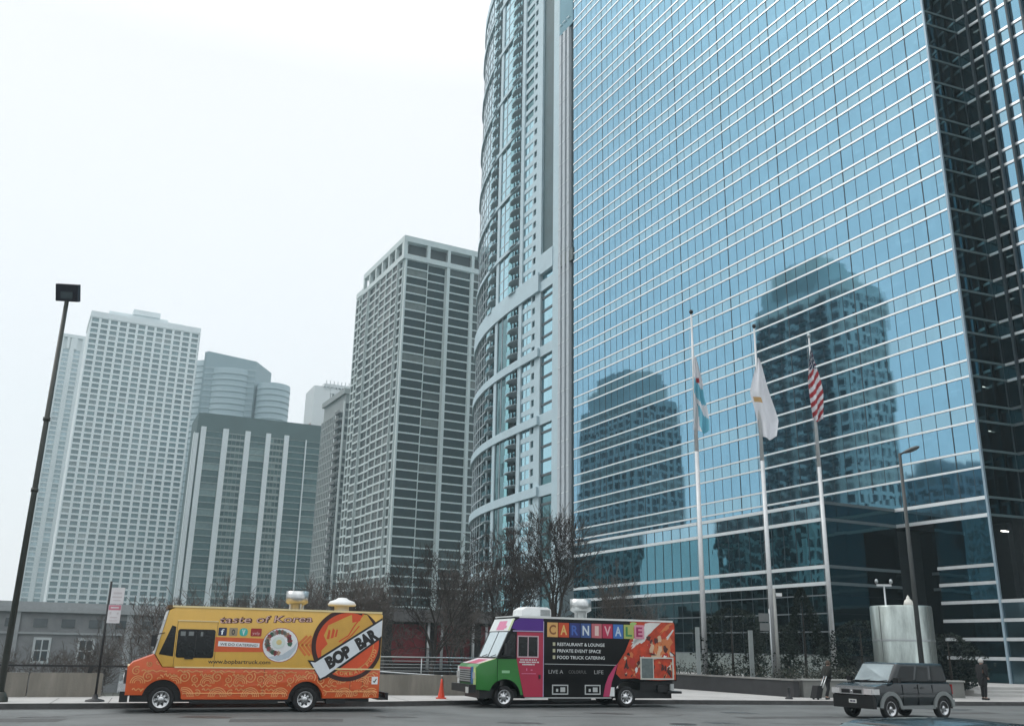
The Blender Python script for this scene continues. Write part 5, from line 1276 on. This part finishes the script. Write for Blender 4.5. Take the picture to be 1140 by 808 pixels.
def cobra():
    t = thing('street_lamp', 'dark cobra head street lamp on a tapering pole beside the metal cylinder', 'street lamp', (18.75, 43.95, .15))
    g = MB(); g.tube((0, 0, 0), (0, 0, 11.2), .125, .07, 12); pole_base(g, 0, 0, .14); g.build('pole', mat('dark_grey_pole', (.045, .05, .05), .5), t)
    g = MB(); g.path([(0, 0, 11.12), (.1, -.06, 11.20), (.22, -.14, 11.24)], .05, 8); g.build('arm', mat('dark_grey_pole', (.045, .05, .05), .5), t)
    h = MB(); dd = Vector((.87, -.49, 0)); s_ = Vector((.49, .87, 0))
    prof = [(0, .05, .05), (.12, .11, .08), (.35, .17, .12), (.6, .16, .10), (.74, .05, .04)]; base = Vector((.14, -.09, 11.22))
    n = 10
    for i in range(len(prof) - 1):
        for k in range(n):
            a, b = 2 * math.pi * k / n, 2 * math.pi * (k + 1) / n
            P_ = lambda q, an: base + dd * q[0] + s_ * (q[1] * math.cos(an)) + Vector((0, 0, q[2] * math.sin(an) + q[0] * .30))
            h.face([P_(prof[i], a), P_(prof[i], b), P_(prof[i + 1], b), P_(prof[i + 1], a)], smooth=True)
    h.build('lamp_head', mat('grey_head', (.07, .08, .08), .45), t)
cobra()
def acorn():
    t = thing('globe_lamp', 'white acorn globe lamp on dark post behind the metal cylinder', 'street lamp', (22.35, 53.3, .15))
    g = MB(); g.tube((0, 0, 0), (0, 0, 4.15), .07, .05, 10); g.lathe([(.1, 4.1), (.17, 4.2), (.17, 4.3), (.12, 4.34)], 12); g.build('post', blackiron, t)
    g = MB(); g.lathe([(.13, 4.32), (.22, 4.45), (.26, 4.65), (.2, 4.85), (.09, 4.95), (.09, 5.02), (.05, 5.08), (.001, 5.15)], 16); g.build('globe', mat('milky_globe', (.72, .72, .66), .4), t)
acorn()
def tmast():
    t = thing('instrument_mast', 'slim grey T shaped mast with two small nodes behind the metal cylinder', 'mast', (20.8, 52.6, .15))
    g = MB(); g.tube((0, 0, 0), (0, 0, 5.6), .05, n=8); g.build('pole', steel, t)
    g = MB(); g.box(-.40, .40, -.04, .04, 5.55, 5.66); g.build('crossarm', pole_m, t)
    for x in (-.4, .4):
        g = MB(); g.lathe([(.001, 5.68), (.08, 5.72), (.1, 5.82), (.06, 5.92), (.001, 5.95)], 10, T=lambda a, b, c: (a + x, b, c)); g.build('sensor', steel, t)
tmast()
def kiosk():
    t = thing('metal_cylinder', 'tall shiny metal cylinder enclosure standing behind the SUV', 'metal cylinder', (20.35, 49.6, .15))
    m = mat('reflection_streak_steel', (.40, .45, .43), .30, .75, .5, 2.2, streak=True)  # vertical reflection streaks painted into the steel colour
    g = MB(); n = 40
    g.lathe([(1.50, 0), (1.50, 4.28), (1.46, 4.34), (1.36, 4.34), (1.36, 3.9), (0.01, 3.9)], n)
    g.build('drum', m, t)
    for k in range(2):
        a = R(205 + k * 100); g = MB(); g.box(-.02, .02, -.012, .02, .05, 4.3, T=lambda x, y, z: (1.5 * math.cos(a) - x * math.sin(a) + y * math.cos(a), 1.5 * math.sin(a) + x * math.cos(a) + y * math.sin(a), z)); g.build('seam', mat('seam_steel', (.22, .24, .23), .5, .4), t)
    g = MB(); g.lathe([(1.515, 2.6), (1.515, 2.68)], n); g.build('hoop', steel, t)
kiosk()
def poles_signs():
    t = thing('camera_pole', 'thin grey pole with small white camera near its top, right of the middle flagpole', 'pole', (13.35, 47.8, .15))
    g = MB(); g.tube((0, 0, 0), (0, 0, 5.0), .085, .07, 10); g.build('pole', mat('grey_painted_pole', (.26, .27, .26), .5), t)
    g = MB(); g.box(.08, .36, -.1, .08, 4.62, 4.78); g.build('camera_box', mat('white_cap', (.70, .72, .72), .5), t)
    t = thing('back_of_signs', 'grey backs of two stacked traffic signs beside the thin camera pole', 'traffic sign', (12.85, 47.6, .15))
    g = MB(); g.tube((0.15, 0, 0), (.15, 0, 4.0), .04, n=8); g.build('post', steel, t)
    g = MB(); g.box(-.40, .14, -.03, -.01, 3.38, 3.78); g.build('sign_plate', mat('sign_back', (.12, .13, .13), .5), t)
    g = MB(); g.box(-.36, .12, -.03, -.01, 2.95, 3.32); g.build('sign_plate', mat('sign_back', (.12, .13, .13), .5), t)
    for (x, y, h, l) in ((10.1, 51.2, 3.15, 'pale square post right behind the black truck'), (12.5, 49.6, 3.0, 'pale short post standing in the planter between the first two flagpoles')):
        g = MB(); g.box(-.1, .1, -.1, .1, 0, h); g.box(-.13, .13, -.13, .13, 0, .15); o = g.build('square_post', mat('pale_post', (.22, .25, .25), .6), None, (x, y, .15)); tag(o, l, 'post')
    # parking sign on the left pavement
    t = thing('parking_sign', 'white and red parking sign on a black post left of the orange truck', 'parking sign', (-13.15, 31.7, .15))
    g = MB(); g.tube((0, 0, 0), (-.0, 0, 3.75), .04, n=8); g.build('post', blackiron, t)
    g = MB(); g.lathe([(.30, 0), (.28, .05), (.10, .09), (.06, .22)], 16); g.build('base_plate', blackiron, t)
    wpl = mat('sign_white', (.66, .66, .68), .5); red = mat('sign_red', (.52, .20, .26), .5); ink = mat('sign_ink', (.54, .51, .53), .5)
    q = thing_rot = MB(); q.box(.06, .50, -.05, -.035, 3.02, 3.55); a = q.build('sign_plate', wpl, t)
    g = MB(); g.box(.08, .48, -.053, -.05, 3.02, 3.04); g.build('plate_line', ink, a)
    for (xa, xb, za, zb) in ((.14, .42, 3.34, 3.40), (.12, .44, 3.22, 3.27), (.16, .40, 3.12, 3.16)):
        g = MB(); g.box(xa, xb, -.054, -.05, za, zb); g.build('sign_line', ink, a)
    q = MB(); q.box(.04, .46, -.05, -.035, 2.42, 3.0); b = q.build('sign_plate', wpl, t)
    g = MB(); g.box(.05, .45, -.053, -.05, 2.83, 2.99); g.build('red_band', red, b)
    for (xa, xb, za, zb, m_) in ((.12, .38, 2.89, 2.93, wpl), (.10, .16, 2.70, 2.78, ink), (.34, .40, 2.70, 2.76, ink), (.14, .36, 2.58, 2.62, ink), (.12, .38, 2.48, 2.51, ink)):
        g = MB(); g.box(xa, xb, -.056, -.05, za, zb); g.build('sign_line', m_, b)
    # stump
    g = MB(); g.lathe([(.17, 0), (.16, .06), (.07, .10), (.06, .42), (.09, .46), (.001, .5)], 14); tag(g.build('standpipe', blackiron, None, (12.35, 42.9, .15)), 'small black standpipe at the kerb below the camera pole', 'standpipe')
    # traffic cone
    t = thing('traffic_cone', 'orange traffic cone on the pavement between the two trucks', 'traffic cone', (-2.45, 37.6, .15))
    cm = mat('cone_orange', (.62, .06, .025), .5); g = MB(); g.box(-.19, .19, -.19, .19, 0, .04); g.lathe([(.14, .04), (.085, .30), (.05, .55), (.03, .71), (.001, .72)], 16); g.build('cone_body', cm, t)
poles_signs()

# ------------------------------------------------------------------ flagpoles and hanging flags
def cloth(name, parent, top, height, wfun, folds, colour, mats, seed, lean=0.0, nu=26, nv=46, depth=.16):
    rn = random.Random(seed); ph = [rn.uniform(0, 6) for _ in range(4)]
    g = MB(); P = []
    for j in range(nv + 1):
        v = j / nv; row = []
        (l, r) = wfun(v)
        for i in range(nu + 1):
            u = i / nu
            x = l + (r - l) * u + .03 * math.sin(9 * v + ph[0]); y = depth * math.sin(folds * u * 2 * math.pi + ph[1] + 1.8 * v) * (.35 + .65 * v) + .05 * math.sin(7 * v + 3 * u + ph[2])
            z = -height * v - .10 * math.sin(u * math.pi * 2 + ph[3]) * v
            row.append((top[0] + x, top[1] + y, top[2] + z))
        P.append(row)
    for j in range(nv):
        for i in range(nu):
            g.face([P[j][i], P[j + 1][i], P[j + 1][i + 1], P[j][i + 1]], colour((i + .5) / nu, (j + .5) / nv), smooth=True)
    return g.build(name, mats, parent)
def flags():
    wht = mat('flag_white', (.72, .74, .78), .8, var=.04); red = mat('flag_red', (.36, .025, .035), .8, var=.1); navy = mat('flag_navy', (.018, .028, .085), .8); sky_ = mat('flag_sky_blue', (.16, .47, .60), .8, var=.08); gold = mat('flag_gold', (.50, .32, .14), .8)
    spec = [(10.9, 53.4, 'white flagpole with ball top carrying the blue and white flag at half mast', 'black'), (15.2, 55.2, 'white flagpole carrying the plain white flag, middle of three', 'black'), (19.35, 57.4, 'white flagpole carrying the American flag, rightmost of three', 'pale')]
    for i, (x, y, l, c) in enumerate(spec):
        H = (21.8, 21.6, 21.8)[i]
        t = thing('flagpole', l, 'flagpole', (x, y, .15), 0, 'flagpoles in front of the glass tower')
        g = MB(); g.tube((0, 0, 0), (0, 0, H * .6), .155, .12, 14); g.tube((0, 0, H * .6), (0, 0, H - .2), .12, .055, 12); g.build('pole', pole_m, t)
        g = MB(); g.lathe([(.24, 0), (.22, .12), (.17, .3)], 14); g.build('base_collar', pole_m, t)
        g = MB(); g.lathe([(.001, H + .12), (.09, H + .07), (.13, H - .04), (.09, H - .15), (.04, H - .2)], 14); g.build('ball_finial', black_m if i < 2 else mat('pale_ball', (.4, .45, .47), .3, .5), t)
        g = MB(); g.tube((-.16, 0, H - .3), (-.2, 0, 1.4), .008, n=4); g.build('halyard', steel, t)
    # blue and white city flag, half mast
    def c1(u, v):
        q = v + .16 * (1 - u) - .08
        if .29 < v < .35 and .3 < u < .65: return 1
        if .36 < q < .58: return 2
        if .68 < q + .18 * (u - .5) * -1 and q + .30 * (.5 - u) < .98 and u > .34 + .25 * (v - .7): return 2
        return 0
    t = thing('city_flag', 'limp white flag with two sky blue stripes and red star, half mast left', 'flag', (10.9, 53.4, 18.6))
    cloth('flag_cloth', t, (0, -.12, .35), 4.55, lambda v: (.02 - .25 * max(0, v - .2), .12 + .40 * min(1, v * 3) + (.25 * math.sin(max(0, v - .55) * 3.2))), 2.0, c1, [wht, red, sky_], 3)
    t = thing('white_flag', 'limp plain white flag with small gold patch, middle flagpole', 'flag', (15.2, 55.2, 19.6))
    cloth('flag_cloth', t, (.05, -.12, 0), 5.1, lambda v: (.0 - .55 * min(1, v * 2.3) + (.95 * max(0, v - .48) if v > .48 else 0), .05 + .95 * min(1, v * 1.25) ** .9 - (.7 * max(0, v - .8))), 1.6, lambda u, v: 1 if (.50 < v < .56 and .12 < u < .5) else 0, [wht, gold], 8)
    def c3(u, v):
        if v < .27 and u < .9:
            return 2 if (int(u * 9) + int(v * 46)) % 3 else 0
        return 1 if int((v * 15 + (u - .5) * 3.4) * 1.0) % 2 == 0 else 0
    t = thing('american_flag', 'limp American flag with red and white stripes and starred blue corner', 'flag', (19.35, 57.4, 20.6))
    cloth('flag_cloth', t, (0, -.12, .3), 4.7, lambda v: (-.02 - .35 * min(1, v * 2.2) + .35 * max(0, v - .5), .08 + .55 * min(1, v * 1.6) - .45 * max(0, v - .8)), 2.2, c3, [wht, red, navy], 5, nu=30, nv=80)
flags()

# ------------------------------------------------------------------ people
skin_m = mat('skin', (.38, .22, .16), .55, var=.06)
def skin_body(name, joints, edges, radii, m, parent, sub=2):
    me = bpy.data.meshes.new(name); me.from_pydata(joints, edges, []); o = bpy.data.objects.new(name, me); COL.objects.link(o)
    sk = o.modifiers.new('s', 'SKIN'); sk.use_smooth_shade = True
    for i, r in enumerate(radii):
        v = me.skin_vertices[0].data[i]; v.radius = (r, r) if not isinstance(r, tuple) else r
        v.use_root = (i == 0)
    ss = o.modifiers.new('u', 'SUBSURF'); ss.levels = sub; ss.render_levels = sub
    dg = bpy.context.evaluated_depsgraph_get(); m2 = bpy.data.meshes.new_from_object(o.evaluated_get(dg)); m2.name = name
    COL.objects.unlink(o); bpy.data.objects.remove(o)
    m2.materials.clear(); m2.materials.append(m); r_ = bpy.data.objects.new(name, m2); COL.objects.link(r_); r_.parent = parent
    for p in m2.polygons: p.use_smooth = True
    return r_
def person(label, loc, rot, hgt, coat, trousers, hair, pose):
    t = thing('person', label, 'person', loc, rot); t.scale = (hgt / 1.75,) * 3
    P = dict(pel=(0, 0, .95), chest=(.02, 0, 1.28), neck=(.02, 0, 1.48), head=(.045, 0, 1.60), top=(.03, 0, 1.70))
    P.update(pose)
    names = ['pel', 'chest', 'neck', 'head', 'top', 'lsh', 'lel', 'lwr', 'lha', 'rsh', 'rel', 'rwr', 'rha', 'lhi', 'lkn', 'lan', 'lto', 'rhi', 'rkn', 'ran', 'rto']
    rad = dict(pel=.14, chest=(.15, .12), neck=.055, head=.095, top=.07, lsh=.07, lel=.045, lwr=.03, lha=.032, rsh=.07, rel=.045, rwr=.03, rha=.032, lhi=.085, lkn=.06, lan=.042, lto=.035, rhi=.085, rkn=.06, ran=.042, rto=.035)
    ed = [('pel', 'chest'), ('chest', 'neck'), ('neck', 'head'), ('head', 'top'), ('chest', 'lsh'), ('lsh', 'lel'), ('lel', 'lwr'), ('lwr', 'lha'), ('chest', 'rsh'), ('rsh', 'rel'), ('rel', 'rwr'), ('rwr', 'rha'), ('pel', 'lhi'), ('lhi', 'lkn'), ('lkn', 'lan'), ('lan', 'lto'), ('pel', 'rhi'), ('rhi', 'rkn'), ('rkn', 'ran'), ('ran', 'rto')]
    ix = {n: i for i, n in enumerate(names)}
    skin_body('body', [P[n] for n in names], [(ix[a], ix[b]) for a, b in ed], [rad[n] for n in names], skin_m, t)
    # fingers: short chains rooted in each palm
    for s in ('l', 'r'):
        h = Vector(P[s + 'ha']); d = (h - Vector(P[s + 'wr'])).normalized(); sd_ = Vector((1, 0, 0)) if abs(d.x) < .8 else Vector((0, 0, 1))
        g = MB()
        for k, ln in enumerate((.07, .08, .075, .055)):
            b = h + sd_ * (.022 * (k - 1.5)); g.path([b, b + d * ln * .6, b + d * ln * .85 + Vector((0, -.02, 0)), b + d * ln * .95 + Vector((0, -.04, 0))], [.010, .009, .008, .006], 6)
        b = h - d * .03 + sd_ * .035; g.path([b, b + sd_ * .03 + d * .03, b + sd_ * .025 + d * .06], [.011, .010, .008], 6)
        g.build('fingers', skin_m, t)
    # face: nose, eyes, ears, mouth
    hd = Vector(P['head']); g = MB()
    g.hexa([hd + Vector(q) for q in ((.085, -.012, -.02), (.118, -.008, -.02), (.118, .008, -.02), (.085, .012, -.02), (.085, -.006, .03), (.095, -.004, .03), (.095, .004, .03), (.085, .006, .03))])
    for s in (-1, 1): g.box(-.015, .02, s * .095 - .008, s * .095 + .008, -.03, .03, T=lambda x, y, z: (hd.x + x, hd.y + y, hd.z + z))
    g.build('face', skin_m, t)
    # clothing
    tr = skin_body('trousers', [P[n] for n in ('pel', 'lhi', 'lkn', 'lan', 'rhi', 'rkn', 'ran')], [(0, 1), (1, 2), (2, 3), (0, 4), (4, 5), (5, 6)], [.15, .098, .078, .062, .098, .078, .062], trousers, t)
    cz = coat['len']
    jt = [(P['pel'][0], 0, cz), P['pel'], P['chest'], (P['neck'][0], P['neck'][1], P['neck'][2] - .04), P['lsh'], P['lel'], P['lwr'], P['rsh'], P['rel'], P['rwr']]
    skin_body('coat', jt, [(1, 0), (1, 2), (2, 3), (2, 4), (4, 5), (5, 6), (2, 7), (7, 8), (8, 9)], [(.20, .20), (.20, .18), (.21, .17), .085, .105, .085, .07, .105, .085, .07], coat['m'], t)
    for s in ('l', 'r'):
        a, b = Vector(P[s + 'an']), Vector(P[s + 'to']); g = MB(); a.z = b.z = .045
        g.path([a - (b - a) * .35, a + (b - a) * .4, b + (b - a) * .35], [.048, .052, .04], 10); g.build('shoe', black_m, t)
    g = MB(); n = 12; c = Vector(P['head']) + Vector((-.02, 0, .02))
    g.lathe([(.001, .125), (.06, .112), (.10, .06), (.112, 0), (.105, -.06), (.07, -.08)], 16, T=lambda x, y, z: (c.x + x * .98, c.y + y, c.z + z)); g.build('hair', hair, t)
    # open the face side of the hair by setting it back
    return t
def people():
    black_wool = mat('black_wool', (.008, .008, .009), .9); dkjean = mat('dark_trousers', (.010, .010, .012), .9); grey_hair = mat('grey_hair', (.45, .44, .42), .8); brown_hair = mat('brown_hair', (.07, .05, .035), .8)
    pose = dict(lsh=(.02, .19, 1.42), lel=(.0, .25, 1.14), lwr=(.12, .22, .95), lha=(.17, .2, .90), rsh=(.02, -.19, 1.42), rel=(-.03, -.26, 1.14), rwr=(.08, -.22, .95), rha=(.12, -.2, .90),
                lhi=(0, .09, .88), lkn=(.04, .10, .48), lan=(.02, .10, .09), lto=(.14, .11, .05), rhi=(0, -.09, .88), rkn=(.02, -.10, .48), ran=(-.03, -.10, .09), rto=(.09, -.12, .05))
    person('grey haired person in long black coat standing by the low wall at right', (22.35, 45.9, .15), R(20), 1.86, dict(m=black_wool, len=.52), dkjean, grey_hair, pose)
    pose = dict(chest=(.05, 0, 1.28), neck=(.10, 0, 1.47), head=(.14, 0, 1.58), top=(.13, 0, 1.68), lsh=(.06, .19, 1.40), lel=(-.02, .26, 1.14), lwr=(-.06, .26, .93), lha=(-.08, .26, .87), rsh=(.06, -.19, 1.40), rel=(-.10, -.26, 1.16), rwr=(-.20, -.28, 1.0), rha=(-.25, -.28, .96),
                lhi=(0, .09, .88), lkn=(.12, .10, .50), lan=(.02, .10, .10), lto=(.12, .11, .06), rhi=(0, -.09, .88), rkn=(.0, -.10, .48), ran=(-.16, -.10, .12), rto=(-.08, -.11, .05))
    person('person in dark jacket pulling a wheeled suitcase left of the SUV', (14.2, 43.35, .15), R(15), 1.66, dict(m=mat('dark_olive_jacket', (.014, .015, .012), .9), len=.80), dkjean, brown_hair, pose)
    t = thing('suitcase', 'black wheeled suitcase with bright telescopic handle held by the walking person', 'suitcase', (13.85, 43.0, .15), R(15))
    g = MB(); T_ = lambda x, y, z: (x - .36 + z * .30, y, z)
    g.box(-.14, .14, -.22, .22, .06, .58, T=T_); g.build('case_body', mat('black_fabric', (.008, .008, .009), .85), t)
    for yy in (-.13, .05):
        g = MB(); g.tube((-.20, yy - .22, .50), (.12, yy - .10, .98), .022, n=6); g.build('handle_bar', mat('bright_steel', (.62, .64, .64), .3, .7), t)
    g = MB(); g.tube((.12, -.25, .98), (.12, -.03, .98), .022, n=6); g.build('grip', black_m, t)
    for yy in (-.18, .18):
        g = MB(); g.lathe([(.001, -.02), (.05, -.02), (.05, .02), (.001, .02)], 12, T=lambda a, b, c: (-.34 + a, yy + c, .05 + b)); g.build('wheel', rubber, t)
people()

# ------------------------------------------------------------------ trees
def bare_mesh(seed, H=9.0, levels=6, spread=.55, trunk=.16, dense=True):
    rn = random.Random(seed); tk = MB(); cr = MB()
    def grow(p, d, ln, r, lv):
        g = tk if lv <= 1 else cr
        n = 3 if lv < 4 else 2; pts = [p]; q = p.copy(); dd = d.copy()
        for k in range(n):
            dd = (dd + Vector((rn.uniform(-1, 1), rn.uniform(-1, 1), rn.uniform(-.4, .9))) * .13 * (1 + lv * .25)).normalized(); q = q + dd * ln / n; pts.append(q.copy())
        r1 = max(r * .70, .011)
        rr = [r + (r1 - r) * i / n for i in range(n + 1)]
        for i in range(n): g.tube(pts[i], pts[i + 1], rr[i], rr[i + 1], 7 if lv < 2 else (5 if lv < 4 else 3), caps=False)
        if lv >= levels: return
        nch = (4 if lv == 0 else rn.choice([2, 3, 3])) 
        for c in range(nch):
            an = rn.uniform(0, 6.28); ax = dd.orthogonal().normalized(); ax.rotate(Matrix.Rotation(an, 3, dd))
            nd = (dd + ax * rn.uniform(.35, .95) * (spread + .12 * lv)).normalized(); nd = (nd + Vector((0, 0, .10))).normalized()
            grow(q.copy(), nd, ln * rn.uniform(.62, .86), max(.011, r1 * rn.uniform(.55, .8)), lv + 1)
        for c in range(2 if lv < 2 else 3):            # side shoots
            if lv < 1: continue
            k = rn.randint(1, n); ax = dd.orthogonal().normalized(); ax.rotate(Matrix.Rotation(rn.uniform(0, 6.28), 3, dd))
            nd = (dd * .5 + ax).normalized(); 
            if lv + 2 <= levels: grow(pts[k].copy(), nd, ln * rn.uniform(.4, .6), max(.011, rr[k] * .4), lv + 2)
    grow(Vector((0, 0, 0)), Vector((0, 0, 1)), H * .26, trunk, 0)
    def scale(g):
        return g
    top = max(v[2] for v in cr.v); s = H / top
    for g in (tk, cr): g.v = [(x * s, y * s, z * s) for x, y, z in g.v]
    return tk, cr
TREES = {}
def bare_tree(label, loc, H, kind, rot=0.0, trunk_t=.16, m=None, group='bare trees behind the trucks'):
    if kind not in TREES:
        tk, cr = bare_mesh(100 + kind, 9.0, 6, .5 + .08 * (kind % 3), .17 if kind < 4 else .12, kind < 4)
        a = tk.build('trunk', bark); b = cr.build('crown', mat('twig_bark', (.040, .035, .032), .9, var=.3, ns=2) if kind < 4 else mat('pale_twig_bark', (.10, .085, .075), .9, var=.3, ns=2)); TREES[kind] = (a.data, b.data)
        for o in (a, b): COL.objects.unlink(o); bpy.data.objects.remove(o)
    t = thing('bare_tree', label, 'tree', loc, rot, group); t.scale = (H / 9.0,) * 3
    for nm, me in zip(('trunk', 'crown'), TREES[kind]):
        o = bpy.data.objects.new(nm, me); COL.objects.link(o); o.parent = t
def az(a, d, z=.15): return (d * math.sin(R(a)), d * math.cos(R(a)), z)
bare_tree('large spreading bare tree directly above the black truck roof vent', az(2.9, 52), 9.6, 0, .4)
bare_tree('thick dark bare tree midway between the two trucks', az(-4.55, 53, -1), 9.4, 1, 1.2)
bare_tree('bare tree just right of the orange truck tail', az(-7.3, 60, -1.5), 8.6, 6, 2.0)
bare_tree('bare tree behind the black truck windscreen', az(-1.4, 60, -.5), 10.2, 3, .3)
bare_tree('slender bare tree left of the large one, against the curved tower', az(.6, 66), 9.6, 1, 3.0)
bare_tree('bare tree right of the large one, against the glass base', az(6.4, 60), 7.2, 6, 4.0)
bare_tree('small bare tree behind the rear end of the black truck', az(9.2, 62), 5.6, 6, 2.2)
bare_tree('bare tree in the park left of the orange truck roof', az(-18.6, 76, -6), 12.0, 4, 2.4)
bare_tree('tall slim bare tree behind the orange truck windscreen', az(-20.2, 66, -6), 11.5, 5, .9)
bare_tree('bare tree behind the parking sign', az(-22.6, 80, -6), 10.0, 6, 1.4)
bare_tree('low bare tree at the far left by the barrier', az(-26.2, 86, -6), 8.0, 5, 5.0)
bare_tree('bare tree in the park between sign and lamp post', az(-24.4, 70, -6), 8.0, 4, 3.3)
bare_tree('bare tree behind the middle of the orange truck', az(-14.6, 84, -5), 12.5, 6, 3.7)
bare_tree('bare tree behind the steel roof vent of the orange truck', az(-12.0, 80, -4), 12.0, 5, 2.7)
bare_tree('bare tree behind the mushroom vent of the orange truck', az(-9.8, 74, -3), 11.0, 4, 5.2)
bare_tree('far bare tree behind the orange truck, left of the vent', az(-16.4, 96, -5), 12.5, 5, 1.9)
bare_tree('far bare tree above the orange truck roof centre', az(-13.2, 104, -5), 13.0, 4, .2)
for i, (a, d) in enumerate(((-11, 112), (-8.6, 100), (-6, 84), (-3.1, 76), (-2.4, 92))):
    bare_tree(['far bare tree filling the gap beside the grey tower foot', 'far bare tree in front of the grey concrete tower', 'bare tree before the red pavilion left half', 'bare tree before the red pavilion right half', 'far bare tree behind the black truck nose'][i], az(a, d, -3), 11.5 + (i % 2), 4 + i % 3, i * 1.3)
# trees seen only in the glass
for i in range(8):
    x = -330 + i * 38; p = gw(x, -150 - (i % 3) * 8)
    bare_tree('bare tree far behind the camera, mirrored low in the glass', (*p, .1), 13, i % 4, i, group='trees mirrored in the glass')

def evergreen(label, loc, H, rad, seed, shape='cone'):
    rn = random.Random(seed); t = thing('evergreen_tree', label, 'tree', loc)
    g = MB(); g.tube((0, 0, 0), (0, 0, H * .9), .1, .02, 7); g.build('trunk', bark, t)
    c = MB(); n = int(2600 * rad * H / 5)
    for _ in range(n):
        f = rn.random() ** 1.3; z = .15 + f * H; rr = rad * ((1 - f) ** .75 if shape == 'cone' else math.sqrt(max(.02, 1 - (2 * f - 1) ** 2)))
        a = rn.uniform(0, 6.28); lobe = 1 + .22 * math.sin(3 * a + z * 2.2) + .12 * math.sin(7 * a - z * 4); q = rr * lobe * math.sqrt(rn.uniform(.35, 1))
        p = Vector((q * math.cos(a), q * math.sin(a), z)); o = Vector((math.cos(a), math.sin(a), rn.uniform(-.2, .7))).normalized(); s = rn.uniform(.07, .17)
        b = o.orthogonal().normalized(); b.rotate(Matrix.Rotation(rn.uniform(0, 6.28), 3, o)); 
        c.face([p - b * s * .35, p + o * s, p + b * s * .35])
        c.face([p, p + (o + b).normalized() * s, p + (o - b * .4).normalized() * s * .7])
    c.build('crown', mat('yew_foliage', (.010, .020, .014), .85, var=.4, vr=.5), t)
evergreen('large dark conical evergreen between second and third flagpoles', az(17.1, 56.5), 5.3, 1.7, 1)
evergreen('broad dark evergreen between first and second flagpoles', az(13.1, 55), 4.1, 1.9, 2, 'round')
evergreen('dark evergreen left of the metal cylinder, behind the third flagpole', az(20.1, 57.5), 3.6, 1.8, 3, 'round')
evergreen('dark evergreen behind the thin camera pole', az(15.3, 60), 3.4, 1.7, 4, 'round')
evergreen('low dark evergreen right of the metal cylinder', az(24.5, 56), 2.9, 1.6, 5, 'round')
def hedge():
    rn = random.Random(9); g = MB(); a = Vector((13.6, 45.2)); d = Vector((-.4484, .8938)); e_ = Vector((.95, .30))
    for _ in range(11000):
        if rn.random() < .6: p = a + d * rn.uniform(0, 20) + e_ * rn.uniform(.3, 3.2)
        else: p = a + e_ * rn.uniform(0, 9) + d * rn.uniform(.5, 2.5)
        z = .15 + rn.uniform(.2, 1.15) * (1 + .25 * math.sin(p.x * 2.3) * math.cos(p.y * 1.7)); s = rn.uniform(.04, .11)
        v = Vector((p.x, p.y, z)); o = Vector((rn.uniform(-1, 1), rn.uniform(-1, 1), rn.uniform(0, 1))).normalized(); b = o.orthogonal().normalized()
        g.face([v - b * s * .5, v + o * s, v + b * s * .5], 1 if rn.random() < .12 else 0)
    struct(g.build('planter_shrubs', [mat('shrub_foliage', (.016, .022, .014), .85, var=.4, vr=.5), mat('shrub_pale_leaf', (.10, .10, .085), .8)]), 'stuff')
    # soil
    s_ = MB(); q = [a, a + e_ * 9, a + e_ * 9 + d * 4, a + e_ * 5 + d * 4, a + e_ * 5 + d * 28, a + d * 28]
    s_.prism([tuple(p) for p in q], .15, .55); struct(s_.build('soil', mat('dark_soil', (.02, .017, .014), .95)))
hedge()
def brush():
    """mass of thin winter brush in the low park"""
    rn = random.Random(21); g = MB()
    for _ in range(9000):
        a = R(rn.uniform(-29, -3)); d = rn.uniform(52, 120); x, y = d * math.sin(a), d * math.cos(a)
        h = rn.uniform(1.0, 4.2) * (.55 if a < R(-21) else 1); zb = -6; q = Vector((rn.uniform(-.4, .4), rn.uniform(-.4, .4), 1)).normalized()
        p = Vector((x, y, zb)); g.tube(p, p + q * h, .03, .008, 3, caps=False)
        for k in range(2):
            b = p + q * h * rn.uniform(.4, .9); g.tube(b, b + Vector((rn.uniform(-.6, .6), rn.uniform(-.6, .6), rn.uniform(.2, .8))), .015, .005, 3, caps=False)
    struct(g.build('winter_brush', mat('brush_twigs', (.055, .047, .042), .9, var=.3, ns=1)), 'stuff')
brush()
